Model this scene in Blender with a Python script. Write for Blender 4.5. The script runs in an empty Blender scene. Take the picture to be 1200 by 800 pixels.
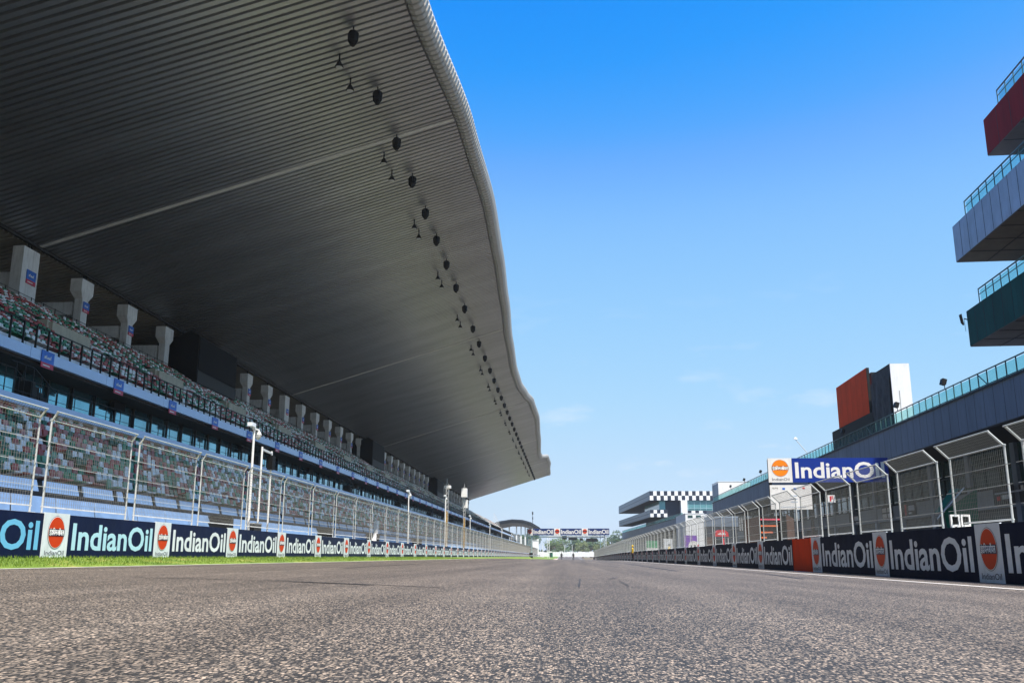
import bpy, bmesh, math, random
from mathutils import Vector, Matrix
R = math.radians
SC = bpy.context.scene
COL = SC.collection
random.seed(7)

# ------------------------------------------------------------------ camera, sky, sun, exposure
cam = bpy.data.cameras.new('camera'); cam_o = bpy.data.objects.new('camera', cam); COL.objects.link(cam_o)
cam.sensor_width = 36.0; cam.lens = 1086.0 / 1200.0 * 36.0
cam.clip_start = 0.05; cam.clip_end = 9000
cam_o.location = (0, 0, 0.35)
cam_o.rotation_euler = (R(90 + 13.064), 0, R(3.2856))
SC.camera = cam_o

SUN_EL, SUN_AZ = 63.0, 140.0            # azimuth clockwise from +Y (behind and to the right of the camera)
w = bpy.data.worlds.new('World'); SC.world = w; w.use_nodes = True
nt = w.node_tree; nt.nodes.clear()
sky = nt.nodes.new('ShaderNodeTexSky'); sky.sky_type = 'NISHITA'; sky.sun_disc = False
sky.sun_elevation = R(SUN_EL); sky.sun_rotation = R(SUN_AZ)
sky.altitude = 200; sky.air_density = 1.0; sky.dust_density = 0.3; sky.ozone_density = 3.5
# the sky's own colours graded channel by channel towards the deep, saturated blue of the day
dn = nt.nodes.new('ShaderNodeVectorMath'); dn.operation = 'SCALE'; dn.inputs['Scale'].default_value = 0.1
hs = nt.nodes.new('ShaderNodeRGBCurve')
for ci, pts in enumerate((((0, 0), (.088, .012), (.104, .06), (.118, .16), (.147, .27), (.24, .41), (.40, .55), (.556, .63), (1, .85)),
                          ((0, 0), (.10, .15), (.155, .29), (.19, .40), (.25, .58), (.38, .70), (.56, .77), (.67, .81), (1, .9)),
                          ((0, 0), (.2, .72), (.31, .98), (.45, 1.0), (.62, 1.0), (1, 1.0)))):
    cu = hs.mapping.curves[ci]
    cu.points[0].location = pts[0]; cu.points[1].location = pts[-1]
    for p in pts[1:-1]: cu.points.new(*p)
hs.mapping.use_clip = False; hs.mapping.update()
gn = nt.nodes.new('ShaderNodeVectorMath'); gn.operation = 'SCALE'; gn.inputs['Scale'].default_value = 10.0 / 1.8025
# a few thin clouds low over the horizon, mixed into the sky by direction
tc = nt.nodes.new('ShaderNodeTexCoord'); mp = nt.nodes.new('ShaderNodeMapping'); mp.inputs['Scale'].default_value = (2.6, 2.6, 9.0)
nz = nt.nodes.new('ShaderNodeTexNoise'); nz.inputs['Scale'].default_value = 3.2; nz.inputs['Detail'].default_value = 7; nz.inputs['Roughness'].default_value = 0.6
rmp = nt.nodes.new('ShaderNodeValToRGB'); rmp.color_ramp.elements[0].position = 0.575; rmp.color_ramp.elements[1].position = 0.80
sep = nt.nodes.new('ShaderNodeSeparateXYZ')
lo = nt.nodes.new('ShaderNodeMapRange'); lo.inputs['From Min'].default_value = 0.02; lo.inputs['From Max'].default_value = 0.30
lo.inputs['To Min'].default_value = 0.9; lo.inputs['To Max'].default_value = 0.0
mul = nt.nodes.new('ShaderNodeMath'); mul.operation = 'MULTIPLY'
mx = nt.nodes.new('ShaderNodeMixRGB'); mx.inputs['Color2'].default_value = (5.0, 5.4, 5.8, 1)
bg = nt.nodes.new('ShaderNodeBackground'); bg.inputs['Strength'].default_value = 0.10
out = nt.nodes.new('ShaderNodeOutputWorld')
L = nt.links.new
L(sky.outputs[0], dn.inputs[0]); L(dn.outputs[0], hs.inputs['Color']); L(tc.outputs['Generated'], mp.inputs['Vector']); L(mp.outputs[0], nz.inputs['Vector'])
L(nz.outputs[0], rmp.inputs[0]); L(tc.outputs['Generated'], sep.inputs[0]); L(sep.outputs['Z'], lo.inputs['Value'])
L(rmp.outputs[0], mul.inputs[0]); L(lo.outputs[0], mul.inputs[1]); L(mul.outputs[0], mx.inputs['Fac'])
L(hs.outputs[0], gn.inputs[0]); L(gn.outputs[0], mx.inputs['Color1']); L(mx.outputs[0], bg.inputs['Color']); L(bg.outputs[0], out.inputs['Surface'])

sun = bpy.data.lights.new('sun', 'SUN'); sun.energy = 5.0; sun.angle = R(0.53); sun.color = (1.0, 0.92, 0.82)
sun_o = bpy.data.objects.new('sun', sun); COL.objects.link(sun_o)
sd = Vector((math.sin(R(SUN_AZ)) * math.cos(R(SUN_EL)), math.cos(R(SUN_AZ)) * math.cos(R(SUN_EL)), math.sin(R(SUN_EL))))
sun_o.rotation_euler = sd.to_track_quat('Z', 'Y').to_euler(); sun_o.location = (60, -60, 90)
vs = SC.view_settings; vs.view_transform = 'Standard'; vs.look = 'None'; vs.exposure = 0.85; vs.gamma = 1.0; vs.use_curve_mapping = False
SC.cycles.max_bounces = 8; SC.cycles.diffuse_bounces = 4; SC.cycles.glossy_bounces = 3; SC.cycles.transparent_max_bounces = 16
SC.cycles.caustics_reflective = False; SC.cycles.caustics_refractive = False; SC.cycles.use_denoising = True

# ------------------------------------------------------------------ materials
def node_mat(name):
    m = bpy.data.materials.new(name); m.use_nodes = True
    t = m.node_tree; return m, t, t.nodes['Principled BSDF']
def N(t, ty, **k):
    n = t.nodes.new(ty)
    for a, b in k.items(): n.inputs[a].default_value = b
    return n
def mat(name, c, rough=0.6, metal=0.0, var=0.12, scale=1.5, bump=0.0, bscale=40, spec=0.28, stretch=(1, 1, 1), grime=0.0):
    """plain painted / concrete / metal surface with uneven tone, roughness breakup and faint relief"""
    m, t, b = node_mat(name)
    co = N(t, 'ShaderNodeTexCoord'); mpn = N(t, 'ShaderNodeMapping', Scale=stretch); t.links.new(co.outputs['Object'], mpn.inputs[0])
    n1 = N(t, 'ShaderNodeTexNoise', Scale=scale, Detail=6.0, Roughness=0.65); t.links.new(mpn.outputs[0], n1.inputs['Vector'])
    mr = N(t, 'ShaderNodeMapRange'); mr.inputs['From Min'].default_value = 0.3; mr.inputs['From Max'].default_value = 0.7
    mr.inputs['To Min'].default_value = 1 - var; mr.inputs['To Max'].default_value = 1 + var
    t.links.new(n1.outputs[0], mr.inputs['Value'])
    vm = N(t, 'ShaderNodeVectorMath'); vm.operation = 'SCALE'; vm.inputs[0].default_value = c
    t.links.new(mr.outputs[0], vm.inputs['Scale'])
    src = vm.outputs[0]
    if grime:
        mp2 = N(t, 'ShaderNodeMapping', Scale=(3.0, 3.0, 0.35)); t.links.new(co.outputs['Object'], mp2.inputs[0])
        n2 = N(t, 'ShaderNodeTexNoise', Scale=2.0, Detail=5.0); t.links.new(mp2.outputs[0], n2.inputs['Vector'])
        cr = N(t, 'ShaderNodeValToRGB'); cr.color_ramp.elements[0].position = 0.5; cr.color_ramp.elements[1].position = 0.75
        cr.color_ramp.elements[1].color = (grime, grime, grime, 1); t.links.new(n2.outputs[0], cr.inputs[0])
        mg = N(t, 'ShaderNodeMixRGB'); mg.inputs['Color2'].default_value = (c[0] * .35, c[1] * .32, c[2] * .28, 1)
        t.links.new(cr.outputs[0], mg.inputs['Fac']); t.links.new(src, mg.inputs['Color1']); src = mg.outputs[0]
    t.links.new(src, b.inputs['Base Color'])
    b.inputs['Roughness'].default_value = rough; b.inputs['Metallic'].default_value = metal; b.inputs['Specular IOR Level'].default_value = spec
    if bump:
        n3 = N(t, 'ShaderNodeTexNoise', Scale=bscale, Detail=4.0); t.links.new(co.outputs['Object'], n3.inputs['Vector'])
        bp = N(t, 'ShaderNodeBump', Strength=bump, Distance=0.02); t.links.new(n3.outputs[0], bp.inputs['Height']); t.links.new(bp.outputs[0], b.inputs['Normal'])
    return m
def asphalt(name, base, chips, lo_c):
    m, t, b = node_mat(name)
    co = N(t, 'ShaderNodeTexCoord')
    vo = N(t, 'ShaderNodeTexVoronoi', Scale=128.0, Randomness=1.0); vo.feature = 'F1'
    mp0 = N(t, 'ShaderNodeMapping', Scale=(1, .36, 1)); t.links.new(co.outputs['Object'], mp0.inputs[0]); t.links.new(mp0.outputs[0], vo.inputs['Vector'])   # stones dragged out along the paving direction
    sp = N(t, 'ShaderNodeSeparateColor'); t.links.new(vo.outputs['Color'], sp.inputs[0])
    cr = N(t, 'ShaderNodeValToRGB'); e = cr.color_ramp.elements
    e[0].position = 0.0; e[0].color = (*lo_c, 1); e[1].position = 1.0; e[1].color = (*chips, 1)
    for pos, col in ((0.42, (lo_c[0]*1.5, lo_c[1]*1.5, lo_c[2]*1.5)), (0.62, base), (0.85, (base[0]*1.7, base[1]*1.62, base[2]*1.5))):
        k = e.new(pos); k.color = (*col, 1)
    t.links.new(sp.outputs[0], cr.inputs[0])
    # binder shows dark between the chips
    dr = N(t, 'ShaderNodeMapRange'); dr.inputs['From Min'].default_value = 0.42; dr.inputs['From Max'].default_value = 0.85
    t.links.new(vo.outputs['Distance'], dr.inputs['Value'])
    mg = N(t, 'ShaderNodeMixRGB'); mg.inputs['Color2'].default_value = (*lo_c, 1)
    t.links.new(dr.outputs[0], mg.inputs['Fac']); t.links.new(cr.outputs[0], mg.inputs['Color1'])
    # long worn streaks down the straight and broad uneven patches
    mp2 = N(t, 'ShaderNodeMapping', Scale=(0.9, 0.02, 1)); t.links.new(co.outputs['Object'], mp2.inputs[0])
    n2 = N(t, 'ShaderNodeTexNoise', Scale=1.3, Detail=5.0); t.links.new(mp2.outputs[0], n2.inputs['Vector'])
    n3 = N(t, 'ShaderNodeTexNoise', Scale=0.45, Detail=5.0, Roughness=0.6); t.links.new(co.outputs['Object'], n3.inputs['Vector'])
    r2 = N(t, 'ShaderNodeMapRange'); r2.inputs['From Min'].default_value = .3; r2.inputs['From Max'].default_value = .7; r2.inputs['To Min'].default_value = .66; r2.inputs['To Max'].default_value = 1.3
    r3 = N(t, 'ShaderNodeMapRange'); r3.inputs['From Min'].default_value = .3; r3.inputs['From Max'].default_value = .7; r3.inputs['To Min'].default_value = .84; r3.inputs['To Max'].default_value = 1.16
    t.links.new(n2.outputs[0], r2.inputs['Value']); t.links.new(n3.outputs[0], r3.inputs['Value'])
    mm = N(t, 'ShaderNodeMath'); mm.operation = 'MULTIPLY'; t.links.new(r2.outputs[0], mm.inputs[0]); t.links.new(r3.outputs[0], mm.inputs[1])
    vm = N(t, 'ShaderNodeVectorMath'); vm.operation = 'SCALE'; t.links.new(mg.outputs[0], vm.inputs[0]); t.links.new(mm.outputs[0], vm.inputs['Scale'])
    t.links.new(vm.outputs[0], b.inputs['Base Color'])
    b.inputs['Roughness'].default_value = 0.65; b.inputs['Specular IOR Level'].default_value = 0.35
    iv = N(t, 'ShaderNodeMath'); iv.operation = 'SUBTRACT'; iv.inputs[0].default_value = 1.0; t.links.new(vo.outputs['Distance'], iv.inputs[1])
    bp = N(t, 'ShaderNodeBump', Strength=0.4, Distance=0.006); t.links.new(iv.outputs[0], bp.inputs['Height']); t.links.new(bp.outputs[0], b.inputs['Normal'])
    return m
def glass_mat(name, tint, fac=0.5, rough=0.05):
    m, t, b = node_mat(name); t.nodes.remove(b)
    tr = N(t, 'ShaderNodeBsdfTransparent'); tr.inputs[0].default_value = (*tint, 1)
    gl = N(t, 'ShaderNodeBsdfPrincipled'); gl.inputs['Base Color'].default_value = (tint[0]*.45, tint[1]*.45, tint[2]*.45, 1); gl.inputs['Roughness'].default_value = rough
    ms = N(t, 'ShaderNodeMixShader'); ms.inputs[0].default_value = fac
    t.links.new(tr.outputs[0], ms.inputs[1]); t.links.new(gl.outputs[0], ms.inputs[2]); t.links.new(ms.outputs[0], t.nodes['Material Output'].inputs[0])
    return m
def foliage(name, c):
    m, t, b = node_mat(name)
    co = N(t, 'ShaderNodeTexCoord'); n1 = N(t, 'ShaderNodeTexNoise', Scale=0.5, Detail=3.0); t.links.new(co.outputs['Object'], n1.inputs['Vector'])
    cr = N(t, 'ShaderNodeValToRGB'); cr.color_ramp.elements[0].position = .3; cr.color_ramp.elements[1].position = .7
    cr.color_ramp.elements[0].color = (c[0]*.6, c[1]*.65, c[2]*.6, 1); cr.color_ramp.elements[1].color = (c[0]*1.5, c[1]*1.35, c[2]*1.2, 1)
    t.links.new(n1.outputs[0], cr.inputs[0]); t.links.new(cr.outputs[0], b.inputs['Base Color']); b.inputs['Roughness'].default_value = .6
    return m
M = {}
M['asphalt'] = asphalt('asphalt', (.165, .140, .117), (.52, .41, .32), (.027, .025, .023))
M['pit_asphalt'] = mat('pit_asphalt', (.085, .082, .080), .8, bump=.3, bscale=60)
M['grass'] = None
m, t, b = node_mat('grass')
co = N(t, 'ShaderNodeTexCoord'); n1 = N(t, 'ShaderNodeTexNoise', Scale=.8, Detail=9.0, Roughness=.75); t.links.new(co.outputs['Object'], n1.inputs['Vector'])
cr = N(t, 'ShaderNodeValToRGB'); e = cr.color_ramp.elements; e[0].position = .32; e[0].color = (.06, .12, .010, 1); e[1].position = .68; e[1].color = (.34, .29, .09, 1)
k = e.new(.55); k.color = (.14, .22, .018, 1); t.links.new(n1.outputs[0], cr.inputs[0]); t.links.new(cr.outputs[0], b.inputs['Base Color']); b.inputs['Roughness'].default_value = .85
M['grass'] = m
M['earth'] = mat('earth', (.16, .13, .085), .95, var=.3, scale=.4)
M['line'] = mat('line_paint', (.72, .71, .68), .6, var=.2, scale=3, grime=.5)
M['kerb_red'] = mat('kerb_red', (.55, .06, .04), .6); M['kerb_white'] = mat('kerb_white', (.75, .75, .73), .6)
M['rubber'] = mat('rubber_and_line', (.028, .027, .027), .6, var=.4, scale=8)
M['tier'] = mat('tier_concrete', (.17, .165, .16), .9, var=.2)
M['seat_faded'] = mat('seat_faded_pink', (.52, .22, .21), .5, var=.2, scale=.6); M['seat_pale'] = mat('seat_pale_green', (.16, .36, .24), .5, var=.2, scale=.6); M['seat_dark'] = mat('seat_dark_green', (.012, .11, .06), .45, var=.2)
M['concrete'] = mat('concrete', (.40, .39, .36), .85, var=.15, bump=.2, grime=.35)
M['pale_concrete'] = mat('pale_concrete', (.76, .77, .76), .8, var=.1, bump=.1, grime=.35)
M['beige'] = mat('beige_wall', (.52, .48, .38), .85, var=.12, grime=.3)
M['white'] = mat('white_paint', (.80, .80, .79), .5, var=.06, grime=.15)
M['steel'] = mat('galvanised', (.62, .62, .60), .42, .35, var=.2, scale=5)
M['wire'] = mat('fence_wire', (.30, .285, .26), .55, .3, var=.25, scale=6)
M['white_steel'] = mat('white_steel', (.50, .53, .53), .4, .1, var=.12, scale=4, grime=.2)
M['wire_right'] = mat('fence_wire_grey', (.22, .23, .22), .55, .3, var=.25, scale=6)
M['roof'] = mat('roof_sheet', (.36, .37, .385), .40, .93, var=.18, scale=.35, stretch=(.05, 1.0, 1), grime=.15)
M['roof_back'] = mat('roof_sheet_back', (.30, .29, .26), .6, .2)
M['nosing'] = mat('roof_nosing', (.42, .415, .40), .45, .35, var=.08)
M['roof_top'] = mat('roof_top', (.62, .62, .6), .5)
M['seam'] = mat('seam_strip', (.62, .62, .60), .5)
M['dark'] = mat('dark_metal', (.015, .016, .017), .55, spec=.2, var=.2)
M['black'] = mat('black_plastic', (.007, .007, .0075), .6, spec=.12, var=.2)
M['shade_blue_fascia'] = mat('shade_blue_fascia', (.48, .62, .86), .35, .15, var=.07, scale=.8, stretch=(1, .25, 1))  # white fascia with the blue of sky-lit shade put into its colour
M['blue_panel'] = mat('blue_panel', (.18, .29, .48), .35, .2, var=.14, scale=2.0)  # for the front sheets: white, with blue open shade put into the colour
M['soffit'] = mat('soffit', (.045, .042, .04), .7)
M['win'] = mat('suite_glass', (.16, .42, .50), .07, .75, var=.30, scale=.35, spec=.9)
M['mullion'] = mat('mullion', (.035, .04, .045), .5)
M['seat_green'] = mat('seat_green', (.025, .24, .115), .42, var=.2, scale=.6)
M['seat_red'] = mat('seat_maroon', (.40, .06, .055), .42, var=.3, scale=.6)
M['seat_white'] = mat('seat_white', (.84, .84, .83), .42, var=.08, scale=.6)
M['navy'] = mat('navy_vinyl', (.002, .007, .040), .5, spec=.16, var=.25, scale=1.2, bump=1.0, bscale=2.2, grime=.0)
M['navy_dark'] = mat('navy_vinyl_dark', (.004, .009, .032), .6, spec=.06, var=.3, scale=1.2, bump=1.0, bscale=2.2)
M['logo_white'] = mat('logo_board', (.72, .77, .82), .45, var=.08, scale=2, grime=.22, bump=.8, bscale=2.5)
M['orange'] = mat('logo_orange', (.60, .048, .004), .5, spec=.15, var=.05)
M['ink'] = mat('navy_ink', (.008, .012, .045), .5, var=.05)
M['letters'] = mat('letters', (.74, .79, .83), .5, spec=.15, var=.12, scale=2, grime=.15)
M['letters_sky_sheen'] = mat('letters_sky_sheen', (.16, .50, .78), .4, var=.06)  # sky sheen on the nearest board, put into the letter colour
M['letters_pale_sheen'] = mat('letters_pale_sheen', (.46, .74, .86), .4, var=.06)  # weaker sky sheen put into the second board's letters
M['gantry_navy'] = mat('gantry_navy', (.008, .028, .14), .5, spec=.15)
M['sign_blue'] = mat('sign_blue', (.008, .035, .27), .4, var=.06)
M['bay_blue'] = mat('bay_blue', (.03, .16, .60), .45); M['bay_red'] = mat('bay_red', (.55, .05, .10), .45)
M['cladding'] = mat('cladding', (.155, .195, .255), .5, .0, var=.2, scale=.7, stretch=(1, .6, .15), grime=.35)
M['cladding_dark'] = mat('cladding_dark', (.028, .034, .048), .55, spec=.15)
M['joint'] = mat('panel_joint', (.03, .035, .045), .7)
M['teal_glass'] = glass_mat('teal_glass', (.70, .94, .94), .14)
M['rail_green'] = mat('rail_green', (.10, .17, .16), .45, .3)
M['green_panel'] = mat('green_panel', (.004, .085, .075), .6, spec=.08, var=.25, scale=.6, stretch=(1, 1, .3), grime=.3)
M['red_panel'] = mat('red_panel', (.30, .010, .014), .6, spec=.06, var=.25, scale=.6, stretch=(1, 1, .3), grime=.3)
M['silver_panel'] = mat('silver_panel', (.44, .50, .60), .5, .1, var=.15, scale=.6, grime=.22)
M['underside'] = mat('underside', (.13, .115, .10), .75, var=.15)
M['red_board'] = mat('red_board', (.95, .068, .004), .6, spec=.05, var=.12, scale=.5)
M['tarp'] = mat('tarp', (.06, .06, .064), .7, spec=.15, var=.35, scale=1.4, bump=.8, bscale=2.5)
M['red_gate'] = mat('red_gate', (.74, .050, .002), .6, spec=.05, var=.1, grime=.2)
M['garage_glass'] = mat('garage_glass', (.03, .075, .075), .08, .1, var=.4, scale=.5, spec=.8)
M['door'] = mat('garage_door', (.05, .055, .06), .55, var=.2)
M['lintel'] = mat('lintel', (.22, .27, .34), .5, var=.12)
M['tan'] = mat('brown_panel', (.10, .062, .052), .6, var=.2)
M['stripe'] = mat('orange_stripe', (.78, .17, .05), .5); M['pink'] = mat('pink_stripe', (.75, .10, .16), .5)
M['purple'] = mat('purple', (.20, .07, .45), .5); M['red'] = mat('red_canopy', (.66, .02, .035), .45)
M['canopy_green'] = mat('canopy_green', (.008, .13, .070), .8, spec=.05, var=.15)
M['skin'] = mat('skin', (.30, .17, .11), .55); M['yellow'] = mat('yellow_cloth', (.75, .50, .03), .8); M['trouser'] = mat('dark_cloth', (.02, .02, .024), .85)
M['hair'] = mat('hair', (.012, .01, .009), .7); M['yellow_paint'] = mat('yellow_paint', (.36, .22, .06), .5)
M['bark'] = mat('bark', (.10, .075, .05), .9, var=.3, scale=4)
M['leaf_a'] = foliage('leaf_dark', (.030, .075, .018)); M['leaf_b'] = foliage('leaf_mid', (.060, .115, .022)); M['leaf_c'] = foliage('leaf_pale', (.095, .13, .035))
M['teal_steel'] = mat('teal_steel', (.36, .55, .58), .45, .2)
M['grid_grey'] = mat('grid_grey', (.09, .11, .14), .45, .2); M['grid_light'] = mat('grid_light', (.24, .28, .33), .4, .2)
M['check_dark'] = mat('check_dark', (.02, .028, .05), .5); M['lens'] = mat('lamp_lens', (.6, .62, .62), .15)
M['banner_green'] = mat('banner_green', (.05, .36, .16), .5)

# ------------------------------------------------------------------ mesh builder
class MB:
    def __init__(s): s.v = []; s.f = []; s.mi = []
    def face(s, pts, mi=0):
        n = len(s.v); s.v += [tuple(p) for p in pts]; s.f.append(tuple(range(n, n + len(pts)))); s.mi.append(mi)
    def hexa(s, c, mi=0):             # eight corners: bottom ring (4, ccw from above), top ring (4)
        n = len(s.v); s.v += [tuple(p) for p in c]
        for q in ((0, 3, 2, 1), (4, 5, 6, 7), (0, 1, 5, 4), (1, 2, 6, 5), (2, 3, 7, 6), (3, 0, 4, 7)):
            s.f.append(tuple(n + i for i in q)); s.mi.append(mi)
        return s
    def box(s, x0, x1, y0, y1, z0, z1, mi=0):
        return s.hexa(((x0, y0, z0), (x1, y0, z0), (x1, y1, z0), (x0, y1, z0), (x0, y0, z1), (x1, y0, z1), (x1, y1, z1), (x0, y1, z1)), mi)
    def tube(s, a, b, r, n=6, r2=None, mi=0, cap=True):
        a = Vector(a); b = Vector(b); d = (b - a).normalized(); u = d.orthogonal().normalized(); w_ = d.cross(u); r2 = r if r2 is None else r2
        k = len(s.v)
        for p, rr in ((a, r), (b, r2)):
            for i in range(n):
                q = 2 * math.pi * i / n; s.v.append(tuple(p + u * math.cos(q) * rr + w_ * math.sin(q) * rr))
        for i in range(n):
            j = (i + 1) % n; s.f.append((k + i, k + j, k + n + j, k + n + i)); s.mi.append(mi)
        if cap: s.f.append(tuple(k + i for i in reversed(range(n)))); s.mi.append(mi); s.f.append(tuple(k + n + i for i in range(n))); s.mi.append(mi)
        return s
    def beam(s, a, b, wy, wz, mi=0):  # square bar between two points
        a = Vector(a); b = Vector(b); d = (b - a).normalized(); up = Vector((0, 0, 1)) if abs(d.z) < .95 else Vector((0, 1, 0))
        u = d.cross(up).normalized() * wy / 2; v = u.normalized().cross(d).normalized() * wz / 2
        return s.hexa([a - u - v, a + u - v, b + u - v, b - u - v, a - u + v, a + u + v, b + u + v, b - u + v], mi)
    def lathe(s, prof, n=10, c=(0, 0, 0), mi=0):
        k = len(s.v)
        for r, z in prof:
            for i in range(n):
                q = 2 * math.pi * i / n; s.v.append((c[0] + r * math.cos(q), c[1] + r * math.sin(q), c[2] + z))
        for j in range(len(prof) - 1):
            for i in range(n):
                i2 = (i + 1) % n; s.f.append((k + j*n + i, k + j*n + i2, k + (j+1)*n + i2, k + (j+1)*n + i)); s.mi.append(mi)
        return s
    def ext_y(s, prof, y0, y1, mi=0):  # closed (x,z) profile extruded along y
        n = len(prof); k = len(s.v)
        s.v += [(x, y0, z) for x, z in prof] + [(x, y1, z) for x, z in prof]
        for i in range(n):
            j = (i + 1) % n; s.f.append((k + i, k + j, k + n + j, k + n + i)); s.mi.append(mi)
        s.f.append(tuple(k + i for i in reversed(range(n)))); s.mi.append(mi); s.f.append(tuple(k + n + i for i in range(n))); s.mi.append(mi)
        return s
    def grid(s, rows, mi=0):           # rows of equal-length point lists -> quads
        n = len(rows[0]); k = len(s.v)
        for r in rows: s.v += [tuple(p) for p in r]
        for j in range(len(rows) - 1):
            for i in range(n - 1):
                s.f.append((k + j*n + i, k + j*n + i + 1, k + (j+1)*n + i + 1, k + (j+1)*n + i)); s.mi.append(mi)
        return s
    def build(s, name, mats, parent=None, loc=(0, 0, 0), rz=0, smooth=False, recalc=True):
        me = bpy.data.meshes.new(name); me.from_pydata(s.v, [], s.f)
        for m_ in (mats if isinstance(mats, (list, tuple)) else [mats]): me.materials.append(m_)
        me.polygons.foreach_set('material_index', s.mi)
        if recalc:
            bm = bmesh.new(); bm.from_mesh(me); bmesh.ops.recalc_face_normals(bm, faces=bm.faces); bm.to_mesh(me); bm.free()
        if smooth: me.polygons.foreach_set('use_smooth', [True] * len(me.polygons))
        me.update()
        return link(name, me, parent, loc, rz)
def link(name, me, parent=None, loc=(0, 0, 0), rz=0):
    o = bpy.data.objects.new(name, me); COL.objects.link(o); o.location = loc; o.rotation_euler = (0, 0, rz)
    if parent: o.parent = parent
    return o
def tag(o, label, cat, group=None):
    o['label'] = label; o['category'] = cat
    if group: o['group'] = group
    return o
def thing(name, label, cat, loc=(0, 0, 0), rz=0, group=None): return tag(link(name, None, None, loc, rz), label, cat, group)
def struct(o): o['kind'] = 'structure'; return o
def dup(o, loc=None, label=None, group=None, parent=None, rz=None):
    c = o.copy(); COL.objects.link(c)
    if parent: c.parent = parent
    if loc is not None: c.location = loc
    if rz is not None: c.rotation_euler = (0, 0, rz)
    if label: c['label'] = label
    if group: c['group'] = group
    for ch in KIDS.get(o.name, ()) if parent is None else list(o.children): dup(ch, parent=c)
    return c
KIDS = {}
def freeze(o): KIDS[o.name] = list(o.children); return o
ORD = ['nearest', 'second', 'third', 'fourth', 'fifth', 'sixth', 'seventh', 'eighth', 'ninth', 'tenth', 'eleventh', 'twelfth', 'thirteenth', 'fourteenth', 'fifteenth', 'sixteenth', 'seventeenth', 'eighteenth', 'nineteenth', 'twentieth']
def nth(i): return 'nearest to the camera' if i == 0 else ORD[i] + ' from the camera'

def text_mesh(body, width, height, embolden=0.0, res=3, spacing=1.0, depth=0.004):
    """lettering as a thin mesh in its local XZ plane, facing -Y, starting at the origin"""
    c = bpy.data.curves.new('lettering', 'FONT'); c.body = body; c.offset = embolden; c.resolution_u = res; c.space_character = spacing; c.extrude = 0.0
    o = bpy.data.objects.new('lettering', c); COL.objects.link(o)
    dg = bpy.context.evaluated_depsgraph_get(); me = bpy.data.meshes.new_from_object(o.evaluated_get(dg))
    bpy.data.objects.remove(o)
    xs = [v.co.x for v in me.vertices]; ys = [v.co.y for v in me.vertices]
    sx = width / (max(xs) - min(xs)); sy = height / (max(ys) - min(ys)); x0, y0 = min(xs), min(ys)
    for v in me.vertices: v.co = ((v.co.x - x0) * sx, 0.0, (v.co.y - y0) * sy)
    me.materials.clear(); return me
def with_mat(me, m_): c = me.copy(); c.materials.clear(); c.materials.append(m_); return c
TXT = text_mesh('IndianOil', 1, 1, .022)          # scaled where used
TXT_THIN = text_mesh('IndianOil', 1, 1, .0)
HINDI = text_mesh('इंडियनऑयल', 1, 1, .03, res=2)
def letter(name, me, mname, parent, loc, sx, sz, rz):
    key = (me.name, mname)
    if key not in _L: _L[key] = with_mat(me, M[mname])
    o = link(name, _L[key], parent, loc, rz); o.scale = (sx, 1, sz); return o
_L = {}

# ------------------------------------------------------------------ ground levels
def sm(a, b, x): x = min(1, max(0, (x - a) / (b - a))); return x * x * (3 - 2 * x)
def dip(y): return -0.95 * sm(110, 320, y) + 1.35 * sm(370, 580, y)
def road_z(x, y): return -0.017 * x + dip(y)
def left_edge(y): return -9.25 + 4.9 * sm(310, 400, y)
def wall_zr(y): return -0.13 + 0.72 * dip(min(y, 330))
WALL_L = 0.33
ys = [-60, -30, -10] + [i * 5.0 for i in range(0, 130)]
rows = [[(x, y, dip(y) - 0.75) for x in (-3500, -400, -60, 0, 60, 400, 3500)] for y in [-2500, -300] + ys + [900, 1500, 4500]]
struct(MB().grid(rows).build('ground', M['earth']))
rows = []
for y in ys:
    xl = left_edge(y); rows.append([(xl + (8.1 - xl) * i / 8, y, road_z(xl + (8.1 - xl) * i / 8, y)) for i in range(9)])
struct(MB().grid(rows).build('track', M['asphalt']))
rows = []
for y in ys:
    xl = left_edge(y); zl = road_z(xl, y); zt = max(WALL_L, zl + .05) if y < 420 else zl + .1
    rows.append([(-12.4, y, zt), (-11.6, y, zt - .01), ((xl - 11.6) / 2, y, zl + (zt - zl) * .42 + .02), (xl - .12, y, zl + .02), (xl + .02, y, zl - .02)])
verge = struct(MB().grid(rows).build('grass_verge', M['grass']))
# blades on the near verge: short upright grass, one mass
gb = MB()
for i in range(15000):
    y = 14 + 75 * random.random() ** 1.6; x = -11.95 + 2.55 * random.random(); f = (x + 9.25) / -2.35
    z = .157 + (WALL_L - .157) * max(0, min(1, f)) * 1.0; h = random.uniform(.03, .075); a = random.random() * 6.28; w_ = .012
    dx, dy = math.cos(a) * w_, math.sin(a) * w_
    gb.face([(x - dx, y - dy, z - .01), (x + dx, y + dy, z - .01), (x + random.uniform(-.03, .03), y + random.uniform(-.03, .03), z + h)])
o = gb.build('grass', M['grass'], recalc=False); o['kind'] = 'stuff'; tag(o, 'short green grass on the verge below the left barrier', 'grass')
rows = [[(-12.4, y, WALL_L - .02), (-60, y, WALL_L - .02)] for y in ys if y <= 440]
struct(MB().grid(rows).build('concourse', M['concrete']))
rows = [[(8.3, y, wall_zr(y) + .02), (60, y, wall_zr(y) + .02)] for y in ys if y <= 420]
struct(MB().grid(rows).build('pit_lane', M['pit_asphalt']))
mb = MB()
rows = [[(left_edge(y) + .02, y, road_z(left_edge(y) + .02, y) + .005), (left_edge(y) + .16, y, road_z(left_edge(y) + .16, y) + .005)] for y in ys if y >= -10]
mb.grid(rows); rows = [[(6.45, y, road_z(6.45, y) + .005), (6.60, y, road_z(6.60, y) + .005)] for y in ys if y >= -10]; mb.grid(rows)
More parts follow.
